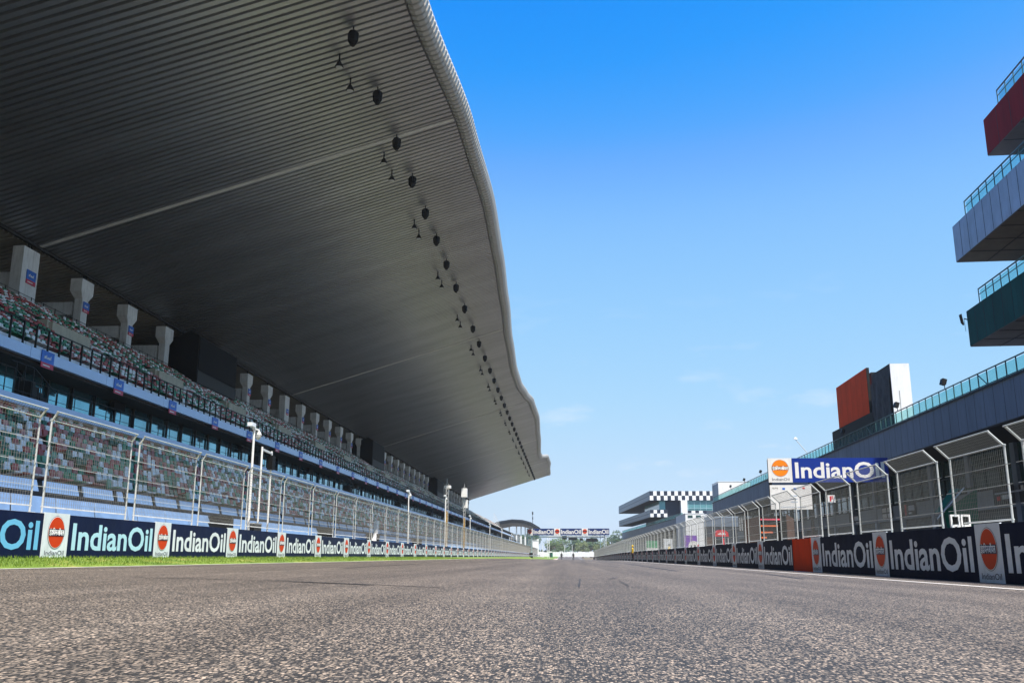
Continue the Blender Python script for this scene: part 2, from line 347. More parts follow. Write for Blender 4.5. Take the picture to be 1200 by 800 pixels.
mb.grid([[(x, y, road_z(x, y) + .005) for x in (-3.5, 0, 4, 8)] for y in (258, 268)])
struct(mb.build('track_lines', M['line']))
mb = MB()
for i in range(26):
    y0 = 326 + i * 4; y1 = y0 + 4; x0, x1 = left_edge(y0), left_edge(y1); q = [(x0 - 1.1, y0), (x0 + .5, y0), (x1 + .5, y1), (x1 - 1.1, y1)]
    mb.face([(x, y, road_z(x, y) + .05 + (.10 if j in (0, 3) else 0)) for j, (x, y) in enumerate(q)], i % 2)
struct(mb.build('kerb', [M['kerb_red'], M['kerb_white']]))
# rubber streaks and a thin dark line crossing the asphalt
mb = MB()
def streak(pts, wd):
    for (xa, ya), (xb, yb) in zip(pts[:-1], pts[1:]):
        d = Vector((xb - xa, yb - ya)).normalized(); n_ = Vector((-d.y, d.x)) * wd / 2
        mb.face([(x, y, road_z(x, y) + .004) for x, y in ((xa - n_.x, ya - n_.y), (xb - n_.x, yb - n_.y), (xb + n_.x, yb + n_.y), (xa + n_.x, ya + n_.y))])
streak([(-5.5, 11.85), (-4.5, 11.72), (-3.49, 11.56), (-2.58, 11.06), (-1.39, 10.39)], .07); streak([(-3.3, 11.35), (-2.7, 11.05), (-2.2, 10.7)], .14); streak([(.81, 15.0), (.77, 12.0)], .016); streak([(.22, 16), (.14, 11.3)], .02)
for a_, b_ in ((-6.3, 3), (5.2, 3)): streak([(a_ + .03 * math.sin(i * 1.7 + a_), b_ + i * 6.0) for i in range(40)], .018)
streak([(-5.2, 22), (-5.6, 44), (-5.1, 90)], .12); streak([(1.9, 34), (1.2, 60), (1.5, 120)], .08)
streak([(4.6, 19), (5.3, 26), (5.6, 40)], .09); streak([(3.2, 28), (3.6, 60), (3.4, 90)], .16); streak([(.9, 17.2), (.7, 16.0)], .06)
struct(mb.build('rubber_and_line_marks', M['rubber']))

# ------------------------------------------------------------------ grandstand
Y0, Y1, YE = 4.0, 334.0, 424.0          # stand from Y0 to YE, roof ends at Y1
BAY = 7.0
gs = thing('grandstand', 'long two tiered grandstand under a huge cantilevered ribbed roof', 'grandstand', (-15, 0, 0.33))
GO = Vector((-15, 0, 0.33))
def gpart(mb, name, mats, parent=None, smooth=False, recalc=True):
    mb.v = [(x - GO.x, y - GO.y, z - GO.z) for x, y, z in mb.v]
    return mb.build(name, mats, parent or gs, smooth=smooth, recalc=recalc)
# tiers as stepped solids
LR, UR = 12, 15
def lower_row(i): return -16.1 - .405 * i, 2.35 + .268 * i       # x of the step front, z of the tread
def upper_row(i): return -24.5 - .62 * i, 9.72 + .405 * i
prof = [(-15.6, .3), (-15.6, 2.1), (-16.1, 2.1)]
for i in range(LR): x, z = lower_row(i); prof += [(x, z), (x - .405, z)]
prof += [(-21.0, 5.6), (-21.0, .3)]
gpart(MB().ext_y(prof, Y0, YE), 'lower_tier', M['tier'])
prof = [(-24.1, 9.55)]
for i in range(UR): x, z = upper_row(i); prof += [(x, z), (x - .62, z)]
prof += [(-34.6, 15.3), (-34.6, 9.2), (-24.1, 9.2)]
gpart(MB().ext_y(prof, Y0, YE), 'upper_tier', M['tier'])
gpart(MB().box(-27.5, -20.98, Y0, YE, 5.95, 6.10), 'terrace_slab', M['concrete'])
gpart(MB().box(-20.95, -20.80, Y0, YE, 6.02, 6.38), 'terrace_fascia', M['shade_blue_fascia'])
mb = MB()
for k in range(int((YE - Y0) / BAY)):
    a = Y0 + k * BAY; mb.box(-23.95, -23.70, a + .012, a + BAY - .012, 9.0, 9.48)
gpart(mb, 'upper_fascia', M['shade_blue_fascia'])
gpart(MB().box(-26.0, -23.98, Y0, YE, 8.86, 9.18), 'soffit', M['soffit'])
gpart(MB().box(-44.2, -43.8, Y0, YE - 40, .3, 17.2), 'rear_wall', M['beige'])
gpart(MB().box(-43.8, -34.62, Y0, YE - 40, 15.0, 15.2), 'rear_concourse', M['concrete'])
# suite windows, one per bay, mullions as sub-parts; a few hanging blinds
for k in range(int((YE - Y0) / BAY)):
    a = Y0 + k * BAY
    wn = gpart(MB().box(-25.62, -25.55, a + .1, a + BAY - .1, 6.12, 8.85), 'window', M['win'])
    mm = MB()
    for q in (0, .333, .667): mm.box(-25.52, -25.40, a + q * BAY - .05, a + q * BAY + .05, 6.1, 8.85)
    mm.box(-25.52, -25.44, a + .06, a + BAY - .06, 6.12, 6.22)
    gpart(mm, 'mullion', M['mullion'], wn).location = (0, 0, 0)
    if k % 3 == 0:
        h = random.uniform(.35, .6); q = random.choice((.3, .55))
        gpart(MB().box(-25.38, -25.1, a + q * BAY, a + q * BAY + 1.3, 8.85 - h, 8.85), 'ceiling_unit', M['black'], wn)
# railings per bay: terrace rail, upper tier front rail (thick black posts), rear rail
def railing(x, z, a, h, step, r, rails, name, m_):
    mb = MB(); n = int(BAY / step)
    for j in range(n): y = a + (j + .5) * BAY / n; mb.box(x - r, x + r, y - r, y + r, z, z + h)
    for zz in rails: mb.beam((x, a, z + zz), (x, a + BAY, z + zz), r * 1.3, r * 1.3)
    gpart(mb, name, m_)
for k in range(int((YE - Y0) / BAY)):
    a = Y0 + k * BAY
    railing(-21.05, 6.10, a, 1.0, 1.2, .014, (.5, 1.0), 'terrace_railing', M['dark'])
    railing(-23.82, 9.48, a, 1.08, .95, .036, (1.06,), 'front_railing', M['dark'])
    gpart(MB().box(-24.08, -23.98, a + .02, a + BAY - .02, 9.49, 9.72), 'kick_panel', M['logo_white'])
    if a < Y1: railing(-33.85, upper_row(UR - 1)[1], a, 1.05, 1.2, .02, (.5, 1.0), 'rear_railing', M['dark'])
    # stair down from the terrace with a handrail, every second bay
    if k % 4 == 0:
        mb = MB(); y = a + 3.2
        for s_ in range(6): mb.box(-21.9, -21.2, y + s_ * .3, y + s_ * .3 + .3, 6.1, 6.1 + .18 * (6 - s_))
        for dx in (-21.95, -21.15):
            mb.beam((dx, y - 1.6, 7.7), (dx, y, 7.7), .03, .03); mb.beam((dx, y, 7.7), (dx, y + 1.9, 6.9), .03, .03)
            for s_ in range(-2, 4): mb.beam((dx, y + s_ * .6, 6.1), (dx, y + s_ * .6, 7.7 - max(0, s_) * .26), .03, .03)
        gpart(mb, 'stair', M['dark'])
# white sheets, coloured as in blue shade, along the foot of the lower tier, two rows
near_panels = []; stuff = MB(); cnt = 0
y = 18.0
while y < YE:
    wd = random.choice((2.35, 2.35, 2.3, .75)); lean = .42
    q = MB() if cnt < 50 else stuff
    q.hexa(((-15.15, y, 1.30), (-15.11, y, 1.30), (-15.11, y + wd - .14, 1.30), (-15.15, y + wd - .14, 1.30),
            (-15.50, y + lean, 2.08), (-15.46, y + lean, 2.08), (-15.46, y + lean + wd - .1, 2.08), (-15.50, y + lean + wd - .1, 2.08)))
    if cnt < 50: gpart(q, 'front_panel', M['blue_panel'])
    q = MB() if cnt < 50 else stuff
    q.hexa(((-15.66, y, 2.24), (-15.62, y, 2.24), (-15.62, y + wd - .35, 2.24), (-15.66, y + wd - .35, 2.24),
            (-15.76, y, 2.58), (-15.72, y, 2.58), (-15.72, y + wd - .35, 2.58), (-15.76, y + wd - .35, 2.58)))
    if cnt < 50: gpart(q, 'front_panel', M['blue_panel'])
    cnt += 1; y += wd
gpart(stuff, 'front_panels', M['blue_panel'])['kind'] = 'stuff'
for y in (38.2, 56.0, 70.5, 92.0):
    mb = MB()
    for s_ in range(7): mb.box(-15.55 + .0, -14.4, y + s_ * .28, y + s_ * .28 + .28, .31, .45 + .27 * s_)
    gpart(mb, 'access_stair', M['dark'])
mb = MB().hexa(((-14.6, 70.2, .31), (-14.35, 70.2, .31), (-14.35, 70.9, .31), (-14.6, 70.9, .31), (-15.0, 73.2, 3.1), (-14.75, 73.2, 3.1), (-14.75, 73.9, 3.1), (-15.0, 73.9, 3.1)))
gpart(mb, 'stair_wall', M['white'])
# vomitory walls
vom = [48.5 + 13.9 * k for k in range(-1, 20)]
for a in vom:
    gpart(MB().box(-28.62, -28.40, a, a + 4.2, 11.5, 13.1), 'entry_wall', M['beige'])
    for q in (-.18, 4.2): gpart(MB().box(-29.8, -28.62, a + q, a + q + .18, 11.5, 13.2), 'entry_cheek', M['beige'])
    mb = MB()
    for j in range(6): mb.box(-28.5, -28.42, a + 4.42 + j * .3, a + 4.70 + j * .3, 11.3, 12.75)
    gpart(mb, 'entry_gate', M['pale_concrete'])
# seats: a moulded shell of pan and back
def seat_geo(mb, x, y, z, mi, wd=.335):
    # back leans away from the track, pan tipped half up; seat faces +x
    h = wd / 2
    mb.hexa(((x - .36, y - h, z + .40), (x - .30, y - h, z + .38), (x - .30, y + h, z + .38), (x - .36, y + h, z + .40),
             (x - .42, y - h * .84, z + .72), (x - .37, y - h * .84, z + .74), (x - .37, y + h * .84, z + .74), (x - .42, y + h * .84, z + .72)), mi)
    mb.hexa(((x - .32, y - h * .95, z + .36), (x + .03, y - h, z + .42), (x + .03, y + h, z + .42), (x - .32, y + h * .95, z + .36),
             (x - .32, y - h * .95, z + .42), (x + .03, y - h, z + .47), (x + .03, y + h, z + .47), (x - .32, y + h * .95, z + .42)), mi)
SEATM = [M['seat_green'], M['seat_red'], M['seat_white'], M['seat_faded'], M['seat_pale'], M['seat_dark']]
def seat_col(y, i, ph):
    v = .30 * math.sin(y * .9 + i * .8 + ph) + .25 * math.sin(y * .37 - i * 1.1) + random.uniform(-1.5, 1.5)
    c = 0 if v > .32 else (2 if v > -.52 else 1); u = random.random()
    if c == 0: return 4 if u < .15 else (5 if u < .45 else 0)
    return 3 if c == 1 and u < .25 else c
mb = MB(); individual = []
for i in range(LR):
    x, z = lower_row(i); y = 17.0; j = 0
    while y < YE - 1:
        if (y - Y0) % BAY > .95:
            c = seat_col(y, i, 0)
            if i < 3 and 24.5 < y < 45 and len(individual) < 100: individual.append((x - .05, y, z, c))
            else: seat_geo(mb, x - .05, y, z, c)
        y += .42
for i in range(UR):
    x, z = upper_row(i); y = 30.0
    while y < YE - 1:
        blocked = i in (4, 5, 6, 7, 8) and any(a - .4 < y < a + (6.5 if i in (4, 5) else 4.6) for a in vom)
        if (y - Y0 + 2.5) % (2 * BAY) > .95 and not blocked: seat_geo(mb, x - .1, y, z, seat_col(y, i, 2))
        y += .43
seats = gpart(mb, 'seats', SEATM, recalc=True); seats['kind'] = 'stuff'
for c in range(6):
    q = MB(); seat_geo(q, 0, 0, 0, 0); me = q.build('seat', SEATM[c]); first = True
    for (x, y, z, cc) in individual:
        if cc != c: continue
        s_ = me if first else me.copy()
        if not first: COL.objects.link(s_)
        s_.parent = gs; s_.location = (x - GO.x, y - GO.y, z - GO.z); first = False
# columns with flared heads and cross beams
wide = {54.9 - 7, 54.9, 54.9 + 7 * 7, 54.9 + 7 * 8}
def column_prof(mb, yc, plain):
    if plain: mb.box(-34.75, -34.02, yc - .95, yc + .85, 14.9, 19.55)
    else:
        s0, s1 = .42, .82
        mb.box(-34.6, -34.05, yc - s0, yc + s0, 14.9, 18.15)
        mb.hexa(((-34.6, yc - s0, 18.15), (-34.05, yc - s0, 18.15), (-34.05, yc + s0, 18.15), (-34.6, yc + s0, 18.15),
                 (-34.8, yc - s1, 18.65), (-33.95, yc - s1, 18.65), (-33.95, yc + s1, 18.65), (-34.8, yc + s1, 18.65)))
        mb.box(-34.8, -33.95, yc - s1, yc + s1, 18.65, 19.55)
col_y = [54.9 + 7.0 * k for k in range(-3, 40)]
SCREENS = [(77.6, 87.2), (152.5, 163.0), (232.0, 243.5)]
for k, yc in enumerate(col_y):
    mb = MB(); column_prof(mb, yc, abs(yc - 54.9) < .1 or abs(yc - 110.9) < .1 or abs(yc - 47.9) < .1)
    cpart = gpart(mb, 'column', M['pale_concrete'])
    gpart(MB().tube((-34.3, yc, 19.5), (-34.3, yc, 20.3), .09, 6).tube((-34.35, yc + .5, 19.5), (-34.5, yc + .5, 20.2), .06, 6), 'roof_bearing', M['dark'], cpart)
    z = 17.0 if k % 3 else 16.4
    gpart(MB().box(-43.8, -34.78, yc - .35, yc + .35, z, z + (.95 if k % 3 else 1.6)), 'cross_beam', M['pale_concrete'])
gpart(MB().tube((-34.2, Y0, 20.02), (-34.2, Y1, 20.02), .14, 8), 'ridge_pipe', M['dark'])
# roof: ribbed soffit, rolled front edge, top sheet
def roof_z(x): return 30.58 + .3063 * x
KX = [(-60, -7.4), (20, -7.2), (42.5, -6.9), (58, -5.9), (72, -5.55), (86, -5.75), (101, -6.15), (121, -6.8), (140, -7.2), (153, -7.1), (164, -6.5), (173, -5.75), (195, -5.35), (225, -5.9), (262, -6.75), (271, -6.6), (276, -4.9), (296, -4.6), (315, -5.1), (340, -5.3)]
def front_x(y):
    for (a, xa), (b, xb) in zip(KX[:-1], KX[1:]):
        if a <= y <= b: t_ = (y - a) / (b - a); t_ = t_ * t_ * (3 - 2 * t_) * .6 + t_ * .4; return xa + (xb - xa) * t_
    return KX[-1][1]
P = .52; rib = [(0.0, 0.0), (.60, 0.0), (.66, .15), (.94, .15)]
yy = []
y = -60.0
while y < Y1:
    for f, d in rib: yy.append((y + f * P, d))
    y += P
yy.append((Y1, 0.0))
rows = []
for y, d in yy:
    xi = front_x(y) - 1.05
    rows.append([(x, y, roof_z(x) + d) for x in (-34.3, -27, -20, -13)] + [(xi, y, roof_z(xi) + d)])
roof = gpart(MB().grid(rows), 'roof', M['roof'], recalc=False)
rows = []
for y, d in yy:
    xe = front_x(y); xi = xe - .97; z = roof_z(xi); d2 = d * .75; c = []
    for dx, dz, nx, nz in ((0, .22, -.6, -.8), (.02, -.03, -.4, -.9), (.3, -.10, 0, -1), (.62, .02, .5, -.87), (.85, .28, .8, -.6), (.97, .62, 1, 0), (.90, .95, .8, .5), (.6, 1.2, 0, 1)):
        c.append((xi + dx - nx * d2, y, z + dz - nz * d2))
    rows.append(c)
gpart(MB().grid(rows), 'roof_edge', M['nosing'], roof, smooth=False, recalc=False)
rows = [[(front_x(y) - .45, y, roof_z(front_x(y) - 1) + 1.2), (-20, y, roof_z(-20) + 1.3), (-34, y, roof_z(-34) + 1.2), (-48, y, 18.6)] for y in [-60 + 4 * i for i in range(99)] + [Y1]]
gpart(MB().grid(rows), 'roof_covering', M['roof_top'], roof)
rows = [[(-34.5, y, 19.95 + d), (-48.0, y, 17.3 + d)] for y, d in yy]
gpart(MB().grid(rows), 'rear_roof', M['roof_back'], roof, recalc=False)
xe = front_x(Y1)
mb = MB(); mb.face([(-48, Y1 + .02, 17.2), (-34.4, Y1 + .02, roof_z(-34.4) - .05), (xe - 1.05, Y1 + .02, roof_z(xe - 1.05) - .05), (xe, Y1 + .02, roof_z(xe) + .6), (xe - .6, Y1 + .02, roof_z(xe) + 1.1), (-34, Y1 + .02, roof_z(-34) + 1.25), (-48, Y1 + .02, 18.6)])
gpart(mb, 'roof_gable', M['nosing'], roof, recalc=False)
for y in (-1.5, 55.86, 113.2, 170.6, 228.0, 285.4):
    xi = front_x(y) - 1.05
    gpart(MB().hexa(((-34.2, y - .16, roof_z(-34.2) - .05), (xi, y - .16, roof_z(xi) - .05), (xi, y + .16, roof_z(xi) - .05), (-34.2, y + .16, roof_z(-34.2) - .05),
                     (-34.2, y - .16, roof_z(-34.2) + .03), (xi, y - .16, roof_z(xi) + .03), (xi, y + .16, roof_z(xi) + .03), (-34.2, y + .16, roof_z(-34.2) + .03))), 'roof_seam', M['seam'], roof)
# hung under the roof: loudspeakers and small floodlights
sp0 = thing('loudspeaker', 'x', 'loudspeaker')
MB().tube((0, 0, 0), (0, 0, -.35), .04, 6).build('hanger', M['dark'], sp0)
MB().lathe([(0, -.28), (.22, -.28), (.30, -.40), (.27, -.85), (.10, -1.12), (0, -1.14)], 6).build('cabinet', M['black'], sp0)
freeze(sp0)
sy = [42.9, 49.3, 55.6, 61.9, 68.3, 74.7, 81.5, 89.1, 97.2, 106.3, 114.3, 123.0, 131.6] + [139.5 + 8.0 * k for k in range(30)]
for k, y in enumerate(sy):
    if y > 328: break
    lb = 'black loudspeaker under the roof, ' + nth(k) if k < 13 else 'far black loudspeaker in the distant close run under the roof'
    p = (-10.75, y, roof_z(-10.75))
    if k == 0: sp0.location = p; sp0['label'] = lb; sp0['group'] = 'loudspeakers hanging under the roof'
    else: dup(sp0, p, lb)
fl0 = thing('floodlight', 'x', 'floodlight')
MB().tube((0, 0, 0), (0, 0, -.5), .05, 6).build('bracket', M['dark'], fl0)
MB().lathe([(0, -.42), (.09, -.45), (.22, -.72), (.24, -.78), (0, -.80)], 10).build('lamp_shade', M['dark'], fl0)
MB().lathe([(.2, -.805), (0, -.83)], 10).build('lens', M['lens'], fl0)
freeze(fl0)
fy = [44.9, 47.5, 57.5, 60.4, 70.3, 72.7, 84.4, 87.2, 100.5, 103.6] + [116 + 13.5 * (k // 2) + 2.8 * (k % 2) for k in range(30)]
for k, y in enumerate(fy):
    if y > 326: break
    lb = 'small floodlight under the roof beside the loudspeakers, ' + nth(k) if k < 10 else 'tiny far floodlight under the distant end of the roof'
    p = (-11.95, y, roof_z(-11.95))
    if k == 0: fl0.location = p; fl0['label'] = lb; fl0['group'] = 'floodlights hanging under the roof'
    else: dup(fl0, p, lb)
# big dark screens between the columns
for k, (a, b_) in enumerate(SCREENS):
    s_ = thing('video_screen', 'huge black video screen box hung between the grandstand columns, ' + nth(k), 'screen', (-34, (a + b_) / 2, 15.2), 0, 'black screens under the grandstand roof')
    hw = (b_ - a) / 2
    MB().ext_y([(-2.2, .6), (2.0, -.1), (2.0, 4.1), (1.2, 4.55), (-2.2, 3.2)], -hw, hw).build('housing', M['black'], s_)
    MB().box(2.01, 2.06, -hw + .15, hw - .15, 1.1, 4.0).build('display', mat('screen_face', (.006, .007, .009), .6, var=.1, spec=.05), s_)
    MB().box(2.01, 2.10, -hw, hw, -.1, .95).build('apron', M['dark'], s_)
# blue and red bay signs on the fascia, blue signs on columns
bs0 = thing('bay_sign', 'x', 'sign')
MB().box(0, .03, -.52, .52, .24, .78).build('sign_plate', M['bay_blue'], bs0)
MB().box(0, .032, -.52, .52, 0, .24).build('red_strip', M['bay_red'], bs0)
q = MB()
for a, wd, h in ((-.3, .10, .12), (-.16, .05, .17), (-.06, .10, .10), (.08, .09, .10), (.2, .05, .17)): q.box(.032, .036, a, a + wd, .42, .42 + h)
q.box(.034, .038, -.38, .2, .09, .14)
q.build('marking', M['white'], bs0)
freeze(bs0)
for k in range(38):
    y = 40.35 + 6.95 * k
    lb = 'blue and red sign on the shade tinted white grandstand fascia, ' + nth(k) if k < 10 else 'far blue and red sign on the distant stretch of fascia'
    p = (-23.69, y, 8.74)
    if k == 0: bs0.location = p; bs0['label'] = lb; bs0['group'] = 'blue signs along the upper tier fascia'
    else: dup(bs0, p, lb)
kk = 0
for k, yc in enumerate(col_y):
    if yc < 52 or any(a - 2 < yc < b_ + 2 for a, b_ in SCREENS): continue
    lb = 'small blue and red sign on a concrete column, ' + nth(kk) if kk < 8 else 'far small blue sign on a distant concrete column'
    o = dup(bs0, (-34.0, yc + .1, 17.25), lb, 'blue signs on the columns'); kk += 1
    if kk > 1: o.scale = (1, .8, .95)
    else: o.scale = (1, 1.0, 1.15)
    if kk > 22: break
# a few people sitting or standing far up in the stand are built with the other people below

# ------------------------------------------------------------------ barrier walls, boards and debris fences
def barrier(x0, x1, ya, yb, base, name, label):
    mb = MB(); yl = [ya + (yb - ya) * i / 60 for i in range(61)]
    for a, b_ in zip(yl[:-1], yl[1:]):
        za, zb = base(a), base(b_)
        mb.hexa(((x0, a, za - .9), (x1, a, za - .9), (x1, b_, zb - .9), (x0, b_, zb - .9), (x0, a, za + 1.0), (x1, a, za + 1.0), (x1, b_, zb + 1.0), (x0, b_, zb + 1.0)))
    tag(mb.build(name, M['pale_concrete'], loc=(0, 0, 0)), label, 'barrier')
barrier(-12.45, -12.0, 8, 424, lambda y: WALL_L, 'concrete_barrier', 'low concrete barrier carrying the boards in front of the grandstand')
barrier(8.06, 8.45, 8, 290, wall_zr, 'concrete_barrier', 'low concrete pit wall carrying the boards on the right')
_P = {}
def shared(key, fn):
    if key not in _P: _P[key] = fn()
    return _P[key]
def box_mesh(key, sx, sy, sz, m_):
    def f():
        o = MB().box(0, sx, 0, sy, 0, sz).build('board', m_); me = o.data; bpy.data.objects.remove(o); return me
    return shared(key, f)
def disc_mesh(key, r, d, m_, n=40, r0=0):
    def f():
        mb = MB()
        pts = [(r * math.cos(2 * math.pi * i / n), r * math.sin(2 * math.pi * i / n)) for i in range(n)]
        mb.face([(x, -d, z) for x, z in pts])
        for i in range(n):
            a, b_ = pts[i], pts[(i + 1) % n]; mb.face([(a[0], -d, a[1]), (b_[0], -d, b_[1]), (b_[0], 0, b_[1]), (a[0], 0, a[1])])
        o = mb.build('disc', m_); me = o.data; bpy.data.objects.remove(o); return me
    return shared(key, f)
# boards are modelled in local X (along the board), Z up, facing -Y; rz turns them to face the track
def banner(p, rz, length, height, txt_m, navy, label, group, detail=True, sheet_t=.03):
    t_ = thing('advertising_board', label, 'advertising board', p, rz, group)
    link('panel', box_mesh(('ban', length, height, navy), length, sheet_t, height, M[navy]), t_)
    letter('lettering', TXT, txt_m, t_, (length * .035, -.004, height * .17), length * .935, height * .66, 0)
    return t_
def logo(p, rz, wd, height, label, group, detail=True, disc='orange', wm='logo_white', yo=.565, r=.345):
    t_ = thing('logo_board', label, 'logo board', p, rz, group)
    link('panel', box_mesh(('lg', wd, height, wm), wd, .04, height, M[wm]), t_)
    c = (wd / 2, -.004, height * yo)
    s_ = height
    for nm, rr, d, m_ in (('ring', r * 1.07, .002, 'ink'), ('ring', r * 1.045, .004, 'white'), ('disc', r, .006, disc)):
        o = link(nm, disc_mesh((nm, rr, d, m_), rr, d, M[m_]), t_, c); o.scale = (min(1, wd / 1.1) if s_ <= 1.2 else 1, 1, s_ / 1.0 if s_ <= 1.2 else 1)
    sx = min(1, wd / 1.1)
    o = link('band', box_mesh(('band', r), 2 * r * .98, .006, r * .46, M['ink']), t_, (wd / 2 - r * .98 * sx, -.0175, height * yo - r * .23)); o.scale = (sx, 1, s_)
    o.location.z = height * yo - r * .23 * s_
    if detail:
        letter('lettering', HINDI, 'white', t_, (wd / 2 - r * .93 * sx, -.0195, height * yo - r * .25 * s_), r * 1.86 * sx, r * .56 * s_, 0)
        letter('caption', TXT_THIN, 'ink', t_, (wd / 2 - wd * .38, -.004, height * .055), wd * .76, height * .105, 0)
    return t_
def run_label(kind, k, side, lim):
    return f'{kind}, {nth(k)}' if k < lim else f'far {side}'
# left side: faces +x => local X runs along +y? facing +x means rz = +90 (local -Y -> +X, local +X -> +Y)
GRP_LB, GRP_LL = 'navy banners along the left barrier', 'white logo boards along the left barrier'
LP = 5.9
for k in range(69):
    yl = 21.0 + LP * k
    colr = 'letters_pale_sheen' if k in (1,) else ('letters_sky_sheen' if k == 0 else 'letters')
    lb = (f'navy advertising board with pale lettering on the left barrier, {nth(k)}' if k < 14 else 'tiny far navy advertising board in the distant run on the left barrier')
    if k == 0: lb = 'navy advertising board with sky sheen coloured into its lettering, cut off by the left edge'
    if k == 1: lb = 'navy board with faint sky sheen coloured into its lettering on the left barrier, beside the nearest logo board'
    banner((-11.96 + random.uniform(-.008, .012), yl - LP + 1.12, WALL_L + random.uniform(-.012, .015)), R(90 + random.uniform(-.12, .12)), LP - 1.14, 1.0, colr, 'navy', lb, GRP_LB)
    lb = f'white board with orange disc on the left barrier, {nth(k)}' if k < 14 else 'tiny far white logo board in the distant run on the left barrier'
    logo((-11.955, yl, WALL_L), R(90), 1.1, 1.02, lb, GRP_LL, detail=k < 14)
# right side: faces -x => rz = -90 (local -Y -> -X, local +X -> -Y)
GRP_RB, GRP_RL = 'dark navy banners along the pit wall', 'grey white logo boards along the pit wall'
slots = []            # (kind, y_near, y_far)
y = 13.0
slots.append(('b', 12.9, 18.0)); slots.append(('l', 18.0, 19.1)); slots.append(('b', 19.1, 24.25)); slots.append(('l', 24.25, 25.35)); slots.append(('b', 25.35, 30.55)); slots.append(('l', 30.55, 31.65))
slots.append(('g', 31.7, 34.2))
y = 34.25
while y < 284: slots.append(('b', y, y + 5.1)); slots.append(('l', y + 5.1, y + 6.2)); y += 6.2
nb = nl = 0
for kd, a, b_ in slots:
    z = wall_zr((a + b_) / 2)
    if kd == 'b':
        lb = f'dark navy board with grey lettering on the right pit wall, {nth(nb)}' if nb < 12 else 'tiny far dark navy board in the distant run on the pit wall'
        banner((8.025 + random.uniform(-.012, .008), b_, z + random.uniform(-.012, .015)), R(-90 + random.uniform(-.12, .12)), b_ - a - .02, 1.08, 'letters', 'navy_dark', lb, GRP_RB); nb += 1
    elif kd == 'l':
        lb = f'white board with orange disc on the right pit wall, {nth(nl)}' if nl < 12 else 'tiny far logo board in the distant run on the pit wall'
        logo((8.02, b_, z), R(-90), 1.1, 1.10, lb, GRP_RL, detail=nl < 12); nl += 1
    else:
        g = thing('gate', 'plain orange red gate panel set in the right pit wall', 'gate', (8.02, a, z), 0)
        MB().box(0, .05, 0, b_ - a, 0, 1.08).build('panel', M['red_gate'], g)
        q = MB(); q.box(-.012, 0, 0, .07, 0, 1.08).box(-.012, 0, b_ - a - .07, b_ - a, 0, 1.08); q.build('gate_frame', M['red_gate'], g)
        MB().box(-.25, .05, .1, b_ - a - .1, -.06, .0).build('threshold', M['concrete'], g)

def fence_module(name, length, base_z, h, kink, side, cell, wire, post_m, wire_m):
    """one debris fence panel: two posts with cranked heads, rails, wire mesh; origin at the foot of its near end; side=+1 cranks to +x"""
    t_ = thing(name, 'x', 'fence')
    kx, kz = kink
    for y in (0.05, length - .05):
        q = MB(); q.tube((0, y, 0), (0, y, h), .024, 8); q.tube((0, y, h - .02), (side * kx, y, h + kz), .024, 8); q.box(-.09, .09, y - .09, y + .09, 0, .015)
        q.build('post', M[post_m], t_, smooth=False)
    q = MB()
    for p in ((side * kx, h + kz), (0, h), (0, .16)): q.tube((p[0], 0, p[1]), (p[0], length, p[1]), .017, 6)
    q.build('rail', M[post_m], t_)
    q = MB(); x = side * .01
    n = int(length / cell)
    for i in range(1, n): y = i * length / n; q.box(x - wire, x + wire, y - wire, y + wire, .16, h); q.beam((x, y, h), (side * kx + x, y, h + kz), wire * 2, wire * 2)
    m_ = int((h - .16) / cell)
    for i in range(1, m_): z = .16 + i * (h - .16) / m_; q.box(x - wire, x + wire, .05, length - .05, z - wire, z + wire)
    for i in range(1, int(math.hypot(kx, kz) / cell) + 2):
        f = i / (int(math.hypot(kx, kz) / cell) + 2); q.box(side * kx * f - wire, side * kx * f + wire, .05, length - .05, h + kz * f - wire, h + kz * f + wire)
    q.build('wire_mesh', M[wire_m], t_, recalc=False)
    q = MB()
    for z in (h * .28, h * .52, h * .76): q.tube((side * .03, -.2, z), (side * .03, length + .2, z), .009, 4, cap=False)
    q.build('cable', M['steel'], t_)
    return freeze(t_)
fm = fence_module('debris_fence', 4.28, 0, 2.18, (.14, .2), 1, .10, .0026, 'steel', 'wire')
for k in range(86):
    y = 16.5 + 4.68 * k
    lb = f'tall wire debris fence panel in front of the grandstand, {nth(k)}' if k < 12 else 'far wire debris fence panel in the distant run before the grandstand'
    if k == 0: fm.location = (-12.18, y, 1.33); fm['label'] = lb; fm['group'] = 'debris fence panels along the grandstand'
    else: dup(fm, (-12.18, y, 1.33), lb)
fr = fence_module('debris_fence', 2.68, 0, 1.55, (.28, .26), -1, .08, .0018, 'white_steel', 'wire_right')
k = 0
while 14.75 + 3.3 * k < 286:
    y = 14.75 + 3.3 * k
    lb = f'white framed fence panel on the right pit wall, {nth(k)}' if k < 12 else 'far white framed fence panel in the distant run on the pit wall'
    p = (8.32, y, wall_zr(y) + 1.0)
    if k == 0: fr.location = p; fr['label'] = lb; fr['group'] = 'fence panels along the pit wall'
    else: dup(fr, p, lb)
    k += 1

